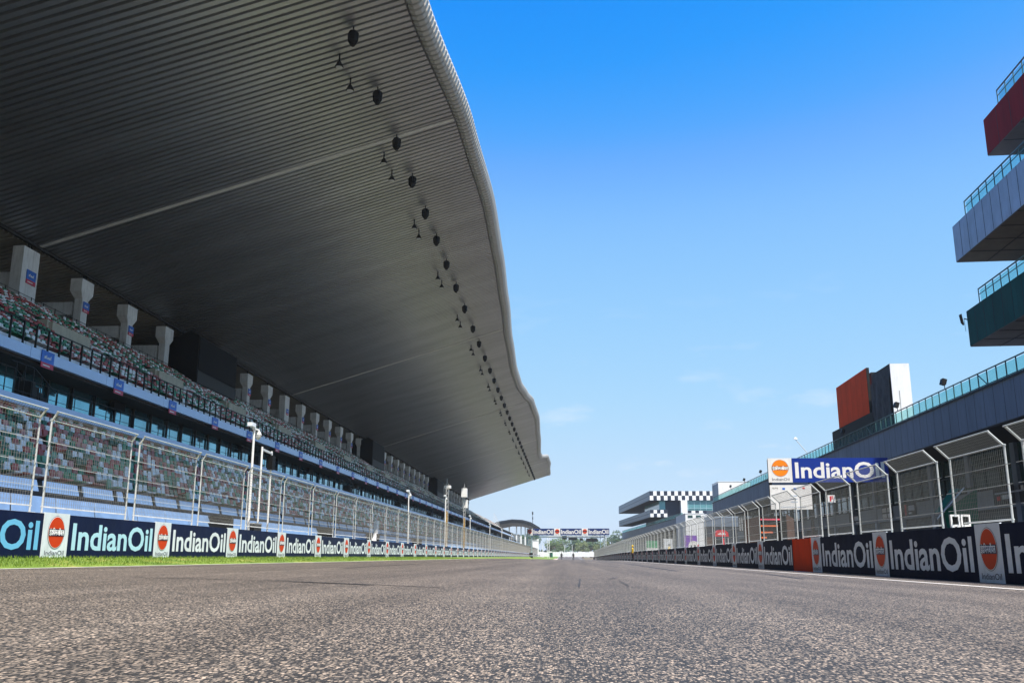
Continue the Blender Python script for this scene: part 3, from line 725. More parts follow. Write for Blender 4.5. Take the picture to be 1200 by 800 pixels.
# ------------------------------------------------------------------ poles and masts on the left
def cam_pole(p, h, label, twin=False, horn=True):
    t_ = thing('camera_pole', label, 'pole', p)
    MB().tube((0, 0, 0), (0, 0, h), .058, 10, .045).box(-.16, .16, -.16, .16, 0, .03).build('pole', M['white'], t_)
    MB().box(-.05, .05, -.1, .55, h - .12, h - .05).build('arm', M['white'], t_)
    MB().box(-.11, .10, -.55, -.10, h - .04, h + .11).build('camera_head', M['logo_white'], t_)
    MB().lathe([(0, .26), (.1, .24), (.16, .1), (.14, 0), (.05, -.1), (0, -.11)], 10, (0, .5, h - .38)).build('dome', M['steel'], t_)
    return t_
cam_pole((-12.8, 37.4, .33), 5.25, 'tall white camera pole behind the fence, nearest to the camera')
t_ = thing('goal_post_frame', 'pair of white poles joined by a top bracket behind the left fence', 'pole', (-12.8, 39.1, .33))
MB().tube((0, -.55, 0), (0, -.55, 4.55), .042, 8).build('pole', M['white'], t_); MB().tube((0, .75, 0), (0, .75, 4.5), .042, 8).build('pole', M['white'], t_)
MB().beam((0, -.55, 4.45), (0, .8, 4.4), .07, .09).build('bracket', M['steel'], t_); MB().box(-.12, .12, .55, .95, 3.7, 4.3).build('junction_box', M['black'], t_)
cab = thing('equipment_box', 'dark equipment box at the foot of the nearest white camera pole', 'box', (-12.75, 38.0, 1.33))
MB().box(-.15, .15, -.45, .45, 0, .32).build('case', M['dark'], cab); MB().box(-.17, .17, -.47, .47, .32, .36).build('lid', M['steel'], cab)
for k, (y, h) in enumerate(((75.9, 5.2), (99.3, 6.3), (125.4, 5.3), (158, 5.35), (187.5, 5.3), (222, 5.2), (262, 5.2))):
    cam_pole((-12.8, y, .33), h, f'white camera pole further down the left fence, {ORD[k + 1]} from the camera')['group'] = 'camera poles along the left fence'
def mast(p, h, label, heads):
    t_ = thing('lattice_mast', label, 'mast', p)
    q = MB(); c = [(.16 * math.cos(a), .16 * math.sin(a)) for a in (0, 2.094, 4.189)]
    for x, y in c: q.tube((x, y, 2.0), (x, y, h), .022, 5)
    z = 2.0
    while z < h - .5:
        for i in range(3): q.tube((*c[i], z), (*c[(i + 1) % 3], z + .5), .012, 4, cap=False)
        z += .5
    q.build('lattice', M['steel'], t_)
    MB().tube((0, 0, 0), (0, 0, 4.8), .14, 8, .10).build('painted_base', M['yellow_paint'], t_)
    for (dz, s_, dy) in heads: MB().box(-.35, .35, -.4 + dy, .4 + dy, dz, dz + s_).build('light_head', M['white'], t_)
    MB().tube((0, 0, h), (0, 0, h + .5), .03, 5).build('tip', M['steel'], t_)
mast((-12.9, 101.3, .33), 7.8, 'slim lattice mast with yellow base rising above the fence, nearer of two', [(7.3, .3, .5)])
mast((-12.9, 118.8, .33), 8.6, 'lattice mast with two white light heads and yellow base, farther of two', [(7.4, 1.1, 0), (6.1, 1.0, .9)])
t_ = thing('marker_board', 'black marker board standing at the far left edge of the track', 'marker board', (-11.2, 300, WALL_L - .5))
MB().box(-.55, .55, 0, .08, .1, .75).box(-.55, .55, 0, .08, 1.05, 1.75).build('panel', M['black'], t_); MB().box(-.5, -.42, .09, .15, 0, 1.7).box(.42, .5, .09, .15, 0, 1.7).build('leg', M['steel'], t_)

# ------------------------------------------------------------------ pit building, right
A1 = math.atan(.021)
def rotp(x, y, ox, oy, a):   # local (x across, y along) -> world, turning clockwise by a
    return ox + x * math.cos(a) + y * math.sin(a), oy - x * math.sin(a) + y * math.cos(a)
def pit_building(label, loc, rz, length, bay, seed):
    rnd = random.Random(seed)
    t_ = thing('pit_building', label, 'building', loc, rz)
    q = MB().box(0, 18, 0, length, 7.1, 9.1); q.build('upper_storey', M['cladding'], t_)
    q = MB(); n = int(length / 1.2)
    for i in range(1, n): q.box(-.004, .02, i * length / n - .012, i * length / n + .012, 7.12, 9.08)
    q.build('panel_joints', M['joint'], t_)
    MB().box(-.06, .1, -.02, length + .02, 9.1, 9.2).build('coping', M['cladding_dark'], t_)
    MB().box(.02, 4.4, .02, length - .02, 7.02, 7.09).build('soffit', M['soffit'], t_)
    MB().box(4.2, 18, .05, length - .05, 0, 7.0).build('ground_storey', M['cladding_dark'], t_)
    nb_ = int(length / bay)
    for i in range(nb_):
        a = i * bay
        r_ = MB(); s_ = 6
        for j in range(s_): y = a + j * bay / s_; r_.box(.08, .13, y - .025, y + .025, 9.2, 10.05)
        r_.beam((.1, a, 10.05), (.1, a + bay, 10.05), .07, .05); r_.beam((.1, a, 9.3), (.1, a + bay, 9.3), .04, .04)
        if i % 3 == 1: r_.beam((.1, a, 9.25), (.1, a + bay / 6, 10.0), .04, .04)
        rl = r_.build('roof_railing', M['rail_green'], t_)
        MB().box(.16, .175, a + .03, a + bay - .03, 9.28, 9.98).build('glass', M['teal_glass'], rl)
        d = MB().box(4.12, 4.19, a + .35, a + bay - .35, .02, 3.2)
        for z in (.6, 1.2, 1.8, 2.4): d.box(4.10, 4.12, a + .36, a + bay - .36, z - .02, z + .02)
        d.build('garage_door', M['door'], t_)
        MB().box(3.95, 4.19, a + .02, a + bay - .02, 3.35, 4.5).build('lintel', M['lintel'], t_)
        wn = MB().box(4.10, 4.19, a + .15, a + bay - .15, 4.62, 6.95).build('window', M['garage_glass'], t_)
        f = MB()
        for j in range(4): y = a + .15 + j * (bay - .3) / 3; f.box(4.03, 4.09, y - .04, y + .04, 4.62, 6.95)
        f.box(4.03, 4.09, a + .2, a + bay - .2, 5.7, 5.76)
        f.build('window_frame', M['white_steel'] if seed == 2 else M['mullion'], wn)
        MB().box(3.9, 4.6, a - .3, a + .3, 0, 7.0).build('pier', M['lintel'], t_)
    return t_
pit_building('long blue grey pit building with glass roof railing, nearer of two', (21.5, 22, wall_zr(60)), -A1, 136, 6.8, 1)
pit_building('second blue grey pit building beyond the white tower wing, farther of two', (25.0, 205, wall_zr(205)), math.atan(4.55 / 145), 145, 7.25, 2)
# lights on the roof rail
lf0 = thing('roof_floodlight', 'x', 'floodlight')
MB().tube((0, 0, 0), (0, 0, .35), .025, 5).build('bracket', M['dark'], lf0); MB().hexa(((-.22, -.2, .3), (.02, -.2, .22), (.02, .2, .22), (-.22, .2, .3), (-.12, -.2, .62), (.12, -.2, .54), (.12, .2, .54), (-.12, .2, .62))).build('lamp_head', M['dark'], lf0)
freeze(lf0)
for k, yl in enumerate((33, 41.5, 55, 79, 92, 104, 116)):
    x, y = rotp(.1, yl - 0, 21.5, 22, A1); lb = f'small floodlight on the pit roof railing, {nth(k)}'
    p = (x, y, 9.98 + wall_zr(60) + .08)
    if k == 0: lf0.location = p; lf0['label'] = lb; lf0['group'] = 'floodlights on the pit roof railing'
    else: dup(lf0, p, lb)
t_ = thing('swan_neck_lamp', 'slender leaning lamp arm above the pit roof railing', 'lamp', (*rotp(.1, 68, 21.5, 22, A1), 10.0))
MB().tube((0, 0, 0), (-.9, .4, 1.35), .03, 6).build('arm', M['steel'], t_); MB().lathe([(0, .15), (.12, .1), (.2, -.05), (0, -.08)], 8, (-.9, .4, 1.4)).build('lamp_shade', M['white'], t_)
# posters on the lintels
def poster(y, wd, marks, label):
    x, yy_ = rotp(3.93, y - 22, 21.5, 22, A1)
    t_ = thing('poster', label, 'poster', (x, yy_, 3.4), -A1)
    MB().box(-.03, 0, 0, wd, 0, 1.0).build('sheet', M['cladding_dark'], t_)
    for (a, b_, c, d, m_) in marks: MB().box(-.036, -.03, a * wd, b_ * wd, c, d).build('print', M[m_], t_)
poster(54.6, 4.6, [(.05, .95, .62, .72, 'silver_panel'), (.45, .75, .3, .55, 'letters'), (.80, .9, .25, .5, 'red'), (.1, .18, .7, .95, 'white')], 'dark printed board with a red mark on the lintel, nearest to the camera')
poster(73.0, 3.4, [(.1, .5, .4, .8, 'silver_panel'), (.62, .75, .1, .9, 'red'), (.3, .5, .15, .3, 'letters')], 'dark printed board with red stripe on the lintel, second from the camera')
poster(78.6, 2.7, [(.05, .45, .1, .45, 'white'), (.05, .45, .55, .9, 'white'), (.55, .95, .1, .45, 'white'), (.55, .95, .55, .9, 'white')], 'board of four white sheets on the lintel behind the fence')
poster(88.0, 3.4, [(.1, .5, .2, .6, 'letters'), (.6, .8, .3, .7, 'pink')], 'dark printed board with pink mark on the lintel, farthest')

# red billboard and wrapped white box on the pit roof
bbx, bby = 23.6, 73
t_ = thing('video_board', 'tall red board on a black plinth on the pit roof', 'billboard', (bbx, bby, 9.0), -A1)
MB().box(0, .12, -.3, 8.6, 2.2, 5.75).build('red_face', M['red_board'], t_)
MB().box(.01, .22, -.36, -.31, 2.2, 5.76).box(.12, .22, -.36, 8.6, 5.6, 5.76).build('edge_frame', M['dark'], t_)
q = MB()
for i in range(1, 6): q.box(-.008, 0, -.3 + i * 1.483 - .012, -.3 + i * 1.483 + .012, 2.22, 5.58)
q.build('panel_seams', M['red_gate'], t_)
MB().box(-.05, 1.6, -1.2, 10.8, 0, 2.15).build('plinth', M['black'], t_)
MB().box(.52, 1.0, .2, 8.2, 2.16, 5.5).build('back_frame', M['dark'], t_)
t_ = thing('roof_box', 'tall white box wrapped in grey tarpaulin beside the red board', 'roof box', (23.6, 67.3, 9.0), -A1)
MB().box(0, 1.25, .08, 4.6, 0, 4.92).build('body', M['tarp'], t_)
MB().box(-.03, 1.32, 0, .08, 0, 4.98).build('white_face', M['white'], t_)
MB().box(-.02, 1.27, .09, 4.62, 4.92, 5.0).build('cap', M['dark'], t_)
rows = []
for i in range(15):
    yv = .2 + i * .31; r_ = []
    for j in range(9): z = .1 + j * .52; r_.append((-.08 - .10 * abs(math.sin(yv * 2.1 + j * .3)) * random.uniform(.5, 1), yv, min(z, 4.6 - .22 * math.sin(i * .55) ** 2)))
    rows.append(r_)
MB().grid(rows).build('tarpaulin', M['tarp'], t_, recalc=False)
MB().box(.45, .5, -.02, 0, .3, 3.0).build('joint', M['concrete'], t_)

# control tower of stacked boxes, near end (cut off by the right edge)
A2 = math.atan(.046)
tw = thing('control_tower', 'tower of stacked red, silver and green boxes at the right edge', 'building', (22, 50, -.1), -A2)
MB().box(5, 14, -38, -3, 0, 23).build('core', M['cladding_dark'], tw)
def tower_box(name, xf, yf, z0, z1, m_, und, step, rail):
    p = MB().box(xf, xf + 12, yf - 32, yf, z0, z1).build(name, M[m_], tw)
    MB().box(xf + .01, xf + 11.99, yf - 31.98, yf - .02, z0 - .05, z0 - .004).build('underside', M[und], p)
    q = MB(); k = 1
    while k * step < 30: q.box(xf - .006, xf + .02, yf - k * step - .015, yf - k * step + .015, z0 + .01, z1 - .01); k += 1
    for k in range(1, 8): q.box(xf + .02, xf + 11.9, yf - k * 1.9 - .02, yf - k * 1.9 + .02, z0 - .07, z0 - .05)
    for k in range(1, 5): q.box(xf + k * 1.5 - .02, xf + k * 1.5 + .02, yf - 30, yf - .1, z0 - .075, z0 - .052)
    q.build('panel_joints', M['joint'], p)
    g = MB(); a = yf - 1.6
    for k in range(22): g.box(xf + .1, xf + .14, a - k * .95 - .02, a - k * .95 + .02, z1, z1 + .8)
    g.beam((xf + .12, a, z1 + .8), (xf + .12, a - 21, z1 + .8), .06, .05); g.beam((xf + .12, a, z1 + .5), (xf + .12, a - 21, z1 + .5), .03, .03)
    r_ = g.build('railing', M['rail_green'], p)
    MB().box(xf + .2, xf + .215, a - 21, a, z1 + .05, z1 + .75).build('glass', M['teal_glass'], r_)
tower_box('green_box', 0.0, .4, 11.58, 13.52, 'green_panel', 'underside', 1.15, True)
tower_box('silver_box', -1.1, -1.9, 15.66, 17.6, 'silver_panel', 'underside', 1.0, True)
tower_box('red_box', -.25, -5.2, 20.2, 22.12, 'red_panel', 'underside', 1.5, True)
t_ = thing('wall_camera', 'black camera and bracket on the corner of the green tower box', 'camera', (22.05, 50.35, 12.75)); t_.scale = (.55, .6, .9)
MB().beam((0, 0, .2), (-.35, .1, .3), .06, .06).build('bracket', M['dark'], t_); MB().hexa(((-.62, .0, .05), (-.42, .0, -.1), (-.42, .3, -.1), (-.62, .3, .05), (-.72, .0, .55), (-.58, .0, .6), (-.58, .3, .6), (-.72, .3, .55))).build('camera_head', M['black'], t_)
MB().tube((-.35, .1, .3), (-.30, .1, -.5), .02, 5).build('cable', M['dark'], t_)

# sign gantry over the pit lane
sg = thing('pit_lane_sign', 'white and blue overhead sign above the pit lane on dark legs', 'sign', (10.3, 48, wall_zr(48)))
zb = 4.15
for x in (.12, 2.1): MB().box(x - .07, x + .07, .28, .42, 0, zb + 1.2).build('leg', M['dark'], sg)
MB().box(0, 6.0, .16, .27, zb + .05, zb + 1.15).build('backing', M['dark'], sg)
bp_ = MB().box(1.21, 6.0, .1, .16, zb, zb + 1.22).build('blue_panel', M['sign_blue'], sg)
letter('lettering', TXT, 'white', bp_, (1.35, .095, zb + .2), 4.45, .82, 0)
lp_ = MB().box(0, 1.19, .09, .16, zb, zb + 1.22).build('logo_panel', M['white'], sg)
for nm, rr, d, m_ in (('ring', .43, .002, 'concrete'), ('disc', .41, .005, 'orange')):
    link(nm, disc_mesh(('s' + nm, rr, d, m_), rr, d, mat('sign_orange', (.90, .24, .008), .45) if m_ == 'orange' else M[m_]), lp_, (.60, .088, zb + .72))
MB().box(.20, 1.0, .078, .083, zb + .63, zb + .81).build('band', M['ink'], lp_)
letter('script', HINDI, 'white', lp_, (.21, .076, zb + .60), .78, .24, 0)
letter('caption', TXT_THIN, 'ink', lp_, (.17, .086, zb + .09), .86, .13, 0)
wb = thing('notice_board', 'white sponsor notice board hanging under the blue and white sign', 'notice board', (10.33, 48.1, wall_zr(48) + 2.8))
MB().box(0, 2.06, 0, .06, 0, 1.22).build('panel', M['white'], wb)
q = MB()
for a in (.12, .18, .25, .30, .36): q.box(a, a + .04, -.006, 0, 1.0 + (a * 7 % .05), 1.1)
q.build('emblem', M['concrete'], wb)
MB().box(.62, .75, -.006, 0, .98, 1.08).box(1.18, 1.32, -.006, 0, .98, 1.08).build('emblem', M['bay_blue'], wb)
MB().box(1.62, 1.74, -.006, 0, 1.02, 1.10).build('emblem', M['red'], wb)
q = MB()
for i in range(14): q.box(.5 + i * .09, .56 + i * .09, -.006, 0, .10, .14)
for z in (.35, .5, .65): q.box(1.0, 1.0 + .34, -.005, 0, z, z + .05)
q.build('small_print', mat('faint_print', (.45, .52, .62), .5), wb)
fs = thing('letter_sign', 'small white sign with a red letter F between two fence panels', 'sign', (8.02, 29.3, wall_zr(28) + 2.10), R(-14)); fs.scale = (.62, .62, .62)
MB().box(0, .36, 0, .02, 0, .36).build('plate', M['white'], fs)
fme = text_mesh('F', .17, .25, .03); fme.materials.append(M['red']); link('letter', fme, fs, (.10, -.004, .055))
# twin white extinguisher holder on the wall
t_ = thing('flag_panel', 'white twin flag panel standing on top of the right pit wall', 'flag panel', (8.14, 20.25, wall_zr(20) + 1.0)); t_.scale = (.68, .7, .66)
for dx in (0, .31):
    q = MB(); q.box(-.14 + dx, .14 + dx, 0, .1, .02, .2).box(-.14 + dx, -.09 + dx, 0, .1, .2, .46).box(.09 + dx, .14 + dx, 0, .1, .2, .46).box(-.14 + dx, .14 + dx, 0, .1, .46, .52)
    f = q.build('frame', M['white'], t_); MB().box(-.08 + dx, .08 + dx, .03, .07, .22, .44).build('window', M['black'], f); MB().box(-.03 + dx, .03 + dx, -.01, 0, .08, .14).build('knob', M['dark'], f)
MB().box(.135, .175, .02, .08, 0, .5).build('spine', M['black'], t_)

# pit lane equipment
t_ = thing('timing_stand', 'dark timing stand with orange stripes and brown sides behind the fence', 'timing stand', (9.15, 45.4, wall_zr(45) - .25))
MB().box(0, 1.25, 0, .9, .5, 2.62).build('cabin', M['black'], t_)
for i, (z, l) in enumerate(((2.42, .95), (2.12, .8), (1.82, .55), (1.58, .25))):
    MB().box(.06, .06 + l, -.02, 0, z, z + .07).build('stripe', M['pink'] if i == 0 else M['stripe'], t_)
MB().box(.15, .95, -.03, 0, 1.05, 1.22).build('name_board', M['white'], t_)
MB().hexa(((1.27, -.05, .5), (1.7, .3, .5), (1.7, .4, .5), (1.27, .05, .5), (1.27, -.05, 2.7), (1.7, .3, 2.5), (1.7, .4, 2.5), (1.27, .05, 2.7))).build('side_panel', M['tan'], t_)
MB().hexa(((-.62, .5, .5), (-.02, 0, .5), (-.02, .1, .5), (-.62, .6, .5), (-.62, .5, 2.45), (-.02, 0, 2.6), (-.02, .1, 2.6), (-.62, .6, 2.45))).build('side_panel', M['tan'], t_)
for dx in (.1, 1.15): MB().box(dx - .05, dx + .05, .1, .8, 0, .5).build('leg', M['steel'], t_)
t_ = thing('canopy_stand', 'rounded red canopy stand with white script behind the pit wall', 'stand', (13.8, 85, wall_zr(85))); t_.scale = (.6, .8, .95)
q = MB(); pr = [(-1.0, 2.35), (-.9, 2.72), (-.5, 2.95), (.5, 2.95), (.9, 2.72), (1.0, 2.35)]
n_ = len(pr); q.v += [(x, 0, z) for x, z in pr] + [(x, 1.2, z) for x, z in pr]; q.f += [(i, i + 1, n_ + i + 1, n_ + i) for i in range(n_ - 1)] + [tuple(range(n_))]; q.mi += [0] * n_
q.build('canopy', M['red'], t_, recalc=False)
q = MB()
for i in range(7): q.box(-.6 + i * .17, -.48 + i * .17, -.012, -.002, 2.5, 2.62 + .05 * (i % 3))
q.build('script', M['white'], t_)
MB().box(-.8, .15, .1, 1.1, .4, 2.0).build('counter', M['black'], t_); MB().box(-.85, .05, .0, .09, 1.1, 1.28).box(.08, .3, .0, .09, .4, 2.2).build('red_trim', M['red'], t_)
for dx in (-.95, .9): MB().box(dx - .04, dx + .04, .05, .13, 0, 2.4).build('post', M['white'], t_)
MB().box(-2.2, -.95, .3, 1.2, .4, 2.3).build('side_cabinet', M['tan'], t_)
t_ = thing('arched_stand', 'purple board with a white arched panel in front, behind the pit wall', 'stand', (11.9, 90, wall_zr(90)))
MB().box(-.75, .45, .2, .5, .3, 2.45).build('purple_board', M['purple'], t_)
q = MB(); n_ = 12; pts = [(-.45, .3), (.55, .3)] + [(.05 + .5 * math.cos(a * math.pi / n_), 1.45 + .5 * math.sin(a * math.pi / n_)) for a in range(n_ + 1)]
q.face([(x, 0, z) for x, z in pts]); q.face([(x, .12, z) for x, z in reversed(pts)])
for i in range(len(pts)): a, b_ = pts[i], pts[(i + 1) % len(pts)]; q.face([(a[0], 0, a[1]), (b_[0], 0, b_[1]), (b_[0], .12, b_[1]), (a[0], .12, a[1])])
q.build('arch_panel', M['white'], t_)
for dx in (-.2, .15): MB().box(dx - .1, dx + .1, -.012, 0, 1.15, 1.55).build('picture', M['dark'], t_)
MB().box(.38, .5, -.012, 0, .9, 1.6).build('red_edge', M['red'], t_); MB().box(-.3, .3, -.012, 0, .8, 1.0).build('yellow_strip', M['yellow'], t_)
t_ = thing('green_canopy', 'dark green sloping canopy on a white pole in the pit lane', 'canopy', (20.5, 50, wall_zr(50))); t_.scale = (.52, .6, 1.36)
rows = [[(-1.9, .2, 2.05), (0, 0, 2.9), (1.9, .2, 2.95)], [(-1.9, 2.0, 2.0), (0, 2.0, 2.95), (1.9, 2.0, 2.9)]]
MB().grid(rows).build('cloth', M['canopy_green'], t_, recalc=False)
MB().hexa(((-1.3, .1, .3), (1.3, .1, .3), (1.3, .16, .3), (-1.3, .16, .3), (-1.7, .22, 2.05), (1.75, .22, 2.9), (1.75, .28, 2.9), (-1.7, .28, 2.05))).build('side_cloth', M['canopy_green'], t_)
MB().tube((-2.5, .1, 1.75), (.4, -.03, 2.93), .04, 6).build('pole', M['white'], t_)
for dx in (-1.5, 1.7): MB().tube((dx, .9, 0), (dx, .9, 2.4), .035, 6).build('leg', M['white'], t_)
t_ = thing('pit_banner', 'green and white banner hanging in the far pit lane', 'banner', (9.6, 112, wall_zr(112)))
MB().box(-.2, 1.1, 0, .05, 1.5, 2.3).build('green_half', M['banner_green'], t_); MB().box(-.2, 1.1, 0, .05, .6, 1.48).build('white_half', M['white'], t_); MB().box(-.25, -.2, 0, .05, 0, 2.4).box(1.1, 1.15, 0, .05, 0, 2.4).build('post', M['steel'], t_)
t_ = thing('pit_screen', 'pale blue standing panel behind the far pit wall', 'panel', (10.6, 104, wall_zr(104)))
MB().box(0, .9, 0, .06, .3, 2.4).build('sheet', M['letters'], t_); MB().box(-.06, 0, 0, .06, 0, 2.45).box(.9, .96, 0, .06, 0, 2.45).build('frame', M['steel'], t_)

# white wing between the two pit buildings, rooftop block, far control tower
t_ = thing('white_wing', 'white rendered block between the two pit buildings', 'building', (23.3, 186, wall_zr(190)))
MB().box(0, 3.6, 0, 16, 0, 8.9).build('wall', M['white'], t_)
for i in range(2): MB().box(.45 + i * 1.6, 1.4 + i * 1.6, -.03, 0, 8.1, 8.6).build('window', M['garage_glass'], t_)
MB().box(1.4, 2.4, -.03, 0, 2.2, 5.8).build('window', M['pale_concrete'], t_); MB().box(-.05, 3.65, -.05, 16, 8.9, 9.0).build('coping', M['pale_concrete'], t_)
t_ = thing('rooftop_block', 'white rooftop plant block above the pit roof railing', 'building', (30.6, 190, 8.5))
MB().box(0, 6.4, 0, 8, 0, 6.5).build('wall', M['white'], t_); MB().box(-.08, -.01, .3, 7.5, 0, 6.2).build('side_panel', M['cladding'], t_); MB().box(-.05, 6.45, -.05, 8.05, 6.5, 6.6).build('coping', M['pale_concrete'], t_)
A3 = math.atan(4.0 / 78)
ft = thing('control_tower', 'far tower with black and white chequered boxes above the second pit building', 'building', (22.35, 252, .0), A3)
def checker(x0, x1, z0, z1, nx, nz_, name, parent, y=-.06):
    q = MB()
    for i in range(nx):
        for j in range(nz_):
            a, b_ = x0 + (x1 - x0) * i / nx, x0 + (x1 - x0) * (i + 1) / nx; c, d = z0 + (z1 - z0) * j / nz_, z0 + (z1 - z0) * (j + 1) / nz_
            q.box(a, b_, y, y + .05, c, d, (i + j) % 2)
    q.build(name, [M['white'], M['check_dark']], parent)
def far_box(x1, z0, z1, length, name):
    p = MB().box(0, x1, 0, length, z0, z1).build(name, M['grid_grey'], ft)
    q = MB(); n = int(length / 2.4)
    for i in range(n):
        for j in range(2):
            h = (z1 - z0) / 2; q.box(-.03, 0, i * length / n + .2, (i + 1) * length / n - .25, z0 + j * h + .12, z0 + (j + 1) * h - .12)
    q.build('side_panels', M['grid_light'], p)
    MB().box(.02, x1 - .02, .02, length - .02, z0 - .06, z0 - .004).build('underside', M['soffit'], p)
    return p
p = far_box(17, 15.0, 17.45, 78, 'upper_box'); checker(0, 17, 15.02, 17.42, 18, 2, 'chequer_face', p)
p = far_box(4.6, 10.6, 12.5, 78, 'lower_box'); checker(0, 4.5, 10.62, 12.48, 5, 2, 'chequer_face', p)
MB().box(4.2, 8.2, 1.5, 40, 0, 14.9).build('core', M['check_dark'], ft)
MB().box(8.2, 9.9, -.3, 20, 0, 15.0).build('white_pier', M['white'], ft)
wn = MB().box(9.95, 17, .4, 30, 12.4, 14.95).build('window', mat('far_window', (.10, .26, .28), .1, .1, spec=.8), ft)
q = MB()
for i in range(5): q.box(10.2 + i * 1.6, 10.28 + i * 1.6, .32, .38, 12.4, 14.9)
q.box(9.96, 17, .30, .38, 12.9, 13.0); q.build('window_frame', M['teal_steel'], wn)
wn = MB().box(2.6, 4.2, 1.0, 30, 12.6, 14.9).build('window', mat('far_window_b', (.16, .38, .40), .1), ft)
p = MB().box(9.95, 17, .2, 30, 10.4, 12.3).build('right_box', M['grid_grey'], ft); checker(10, 15, 10.42, 12.28, 5, 2, 'chequer_face', p, .12)
MB().box(9.95, 17, .5, 30, 0, 10.35).build('base', M['white'], ft)

# ------------------------------------------------------------------ gantries and far end
def lattice(mb, a, b_, wd, r, step):
    a = Vector(a); b_ = Vector(b_); d = b_ - a; n = max(1, int(d.length / step)); u = Vector((wd / 2, 0, 0)) if abs(d.z) > abs(d.x) else Vector((0, 0, wd / 2)); v = Vector((0, wd / 2, 0))
    for s1 in (-1, 1):
        for s2 in (-1, 1): mb.tube(a + u * s1 + v * s2, b_ + u * s1 + v * s2, r, 5)
    for i in range(n):
        p, q = a + d * i / n, a + d * (i + 1) / n
        for s2 in (-1, 1): mb.tube(p - u + v * s2, q + u * s2 * s2 + v * s2, r * .7, 4, cap=False)
        for s1 in (-1, 1): mb.tube(p + u * s1 - v, q + u * s1 + v, r * .7, 4, cap=False)
gt = thing('gantry', 'gantry over the track carrying navy and white boards', 'gantry', (0, 320, -.6))
for x in (-12.0, 12.6):
    q = MB(); lattice(q, (x - .45, .9, 0), (x - .45, .9, 8.2), 1.5, .09, 1.3); q.build('leg', M['teal_steel'], gt)
q = MB(); lattice(q, (-13.2, .9, 8.6), (14.3, .9, 8.6), 1.6, .08, 1.6); q.box(-12, 13, .6, 1.2, 7.25, 7.5); q.build('truss', M['teal_steel'], gt)
x = -13.4
for k in range(3):
    s_ = thing('logo_board', f'white logo square on the gantry over the track, {("leftmost", "middle", "rightmost")[k]}', 'logo board', (x + .05, 319.6, 7.45), 0, 'boards on the gantry')
    MB().box(0, 2.0, 0, .1, -.05, 2.25).build('panel', M['white'], s_); link('disc', disc_mesh(('gd',), .75, .03, M['orange']), s_, (1.0, -.01, 1.25)); MB().box(.25, 1.75, -.06, -.045, 1.1, 1.4).build('band', M['ink'], s_)
    letter('caption', TXT_THIN, 'ink', s_, (.3, -.012, .12), 1.4, .25, 0)
    b2 = thing('advertising_board', f'navy lettered board on the gantry over the track, {("leftmost", "middle", "rightmost")[k]}', 'advertising board', (x + 2.1, 319.6, 7.45), 0, 'boards on the gantry')
    MB().box(0, 7.15, 0, .1, 0, 2.2).build('panel', M['gantry_navy'], b2); letter('lettering', TXT, 'white', b2, (.25, -.01, .38), 6.6, 1.45, 0)
    x += 9.3
g2 = thing('signal_gantry', 'pale second gantry beyond the first with dark screens hung below', 'gantry', (0, 420, -.6))
q = MB(); lattice(q, (-8, 0, 10.1), (17, 0, 10.1), .9, .09, 1.4); q.build('truss', M['white'], g2)
for x in (-8, 17): q = MB(); lattice(q, (x, 0, 0), (x, 0, 10.0), .9, .09, 1.4); q.build('leg', M['white'], g2)
for k, (a, b_, c, d) in enumerate(((-1.9, .2, 7.9, 9.2), (.9, 4.7, 7.5, 8.7), (5.8, 7.2, 7.3, 8.4), (8.7, 13.7, 6.8, 8.3))):
    s_ = thing('track_screen', f'dark display hung under the far gantry, {("leftmost", "second from left", "third from left", "rightmost")[k]}', 'screen', (a, 419.2, c), 0, 'dark displays under the far gantry')
    MB().box(0, b_ - a, 0, .4, 0, d - c).build('display', M['black'], s_); MB().box(.1, .2, .1, .2, d - c, 9.6 - c).box(b_ - a - .2, b_ - a - .1, .1, .2, d - c, 9.6 - c).build('hanger', M['steel'], s_)
fw = thing('tyre_wall', 'long low white tyre wall across the far end of the straight', 'tyre wall', (0, 560, .3))
q = MB()
for i in range(24): q.box(-24 + i * 2.2, -24 + i * 2.2 + 2.14, 0, .9, 0, 2.9 + .25 * math.sin(i * 2.3))
q.build('cover', M['white'], fw); q = MB()
for i in range(24): q.box(-23.6 + i * 2.2, -22.6 + i * 2.2, -.02, 0, 1.1, 1.7)
q.build('marking', M['pale_concrete'], fw)
t_ = thing('marshal_hut', 'small green hut beside the far tyre wall', 'hut', (-9.2, 500, -.3)); MB().box(0, 1.9, 0, 2, .0, 2.6).build('wall', M['canopy_green'], t_); MB().box(-.2, 2.1, -.2, 2.2, 2.6, 2.8).build('roof', M['dark'], t_); MB().box(.5, 1.2, -.03, 0, 0, 1.9).build('door', M['dark'], t_)
t_ = thing('white_column_block', 'pale concrete block at the left end of the far straight', 'building', (-14.2, 400, -.5)); MB().box(0, 2.4, 0, 4, 0, 7.3).build('wall', M['white'], t_); MB().box(-.1, 2.5, -.1, 4.1, 7.3, 7.5).build('coping', M['pale_concrete'], t_); MB().box(.6, 1.5, -.03, 0, .1, 2.3).build('door', M['dark'], t_)
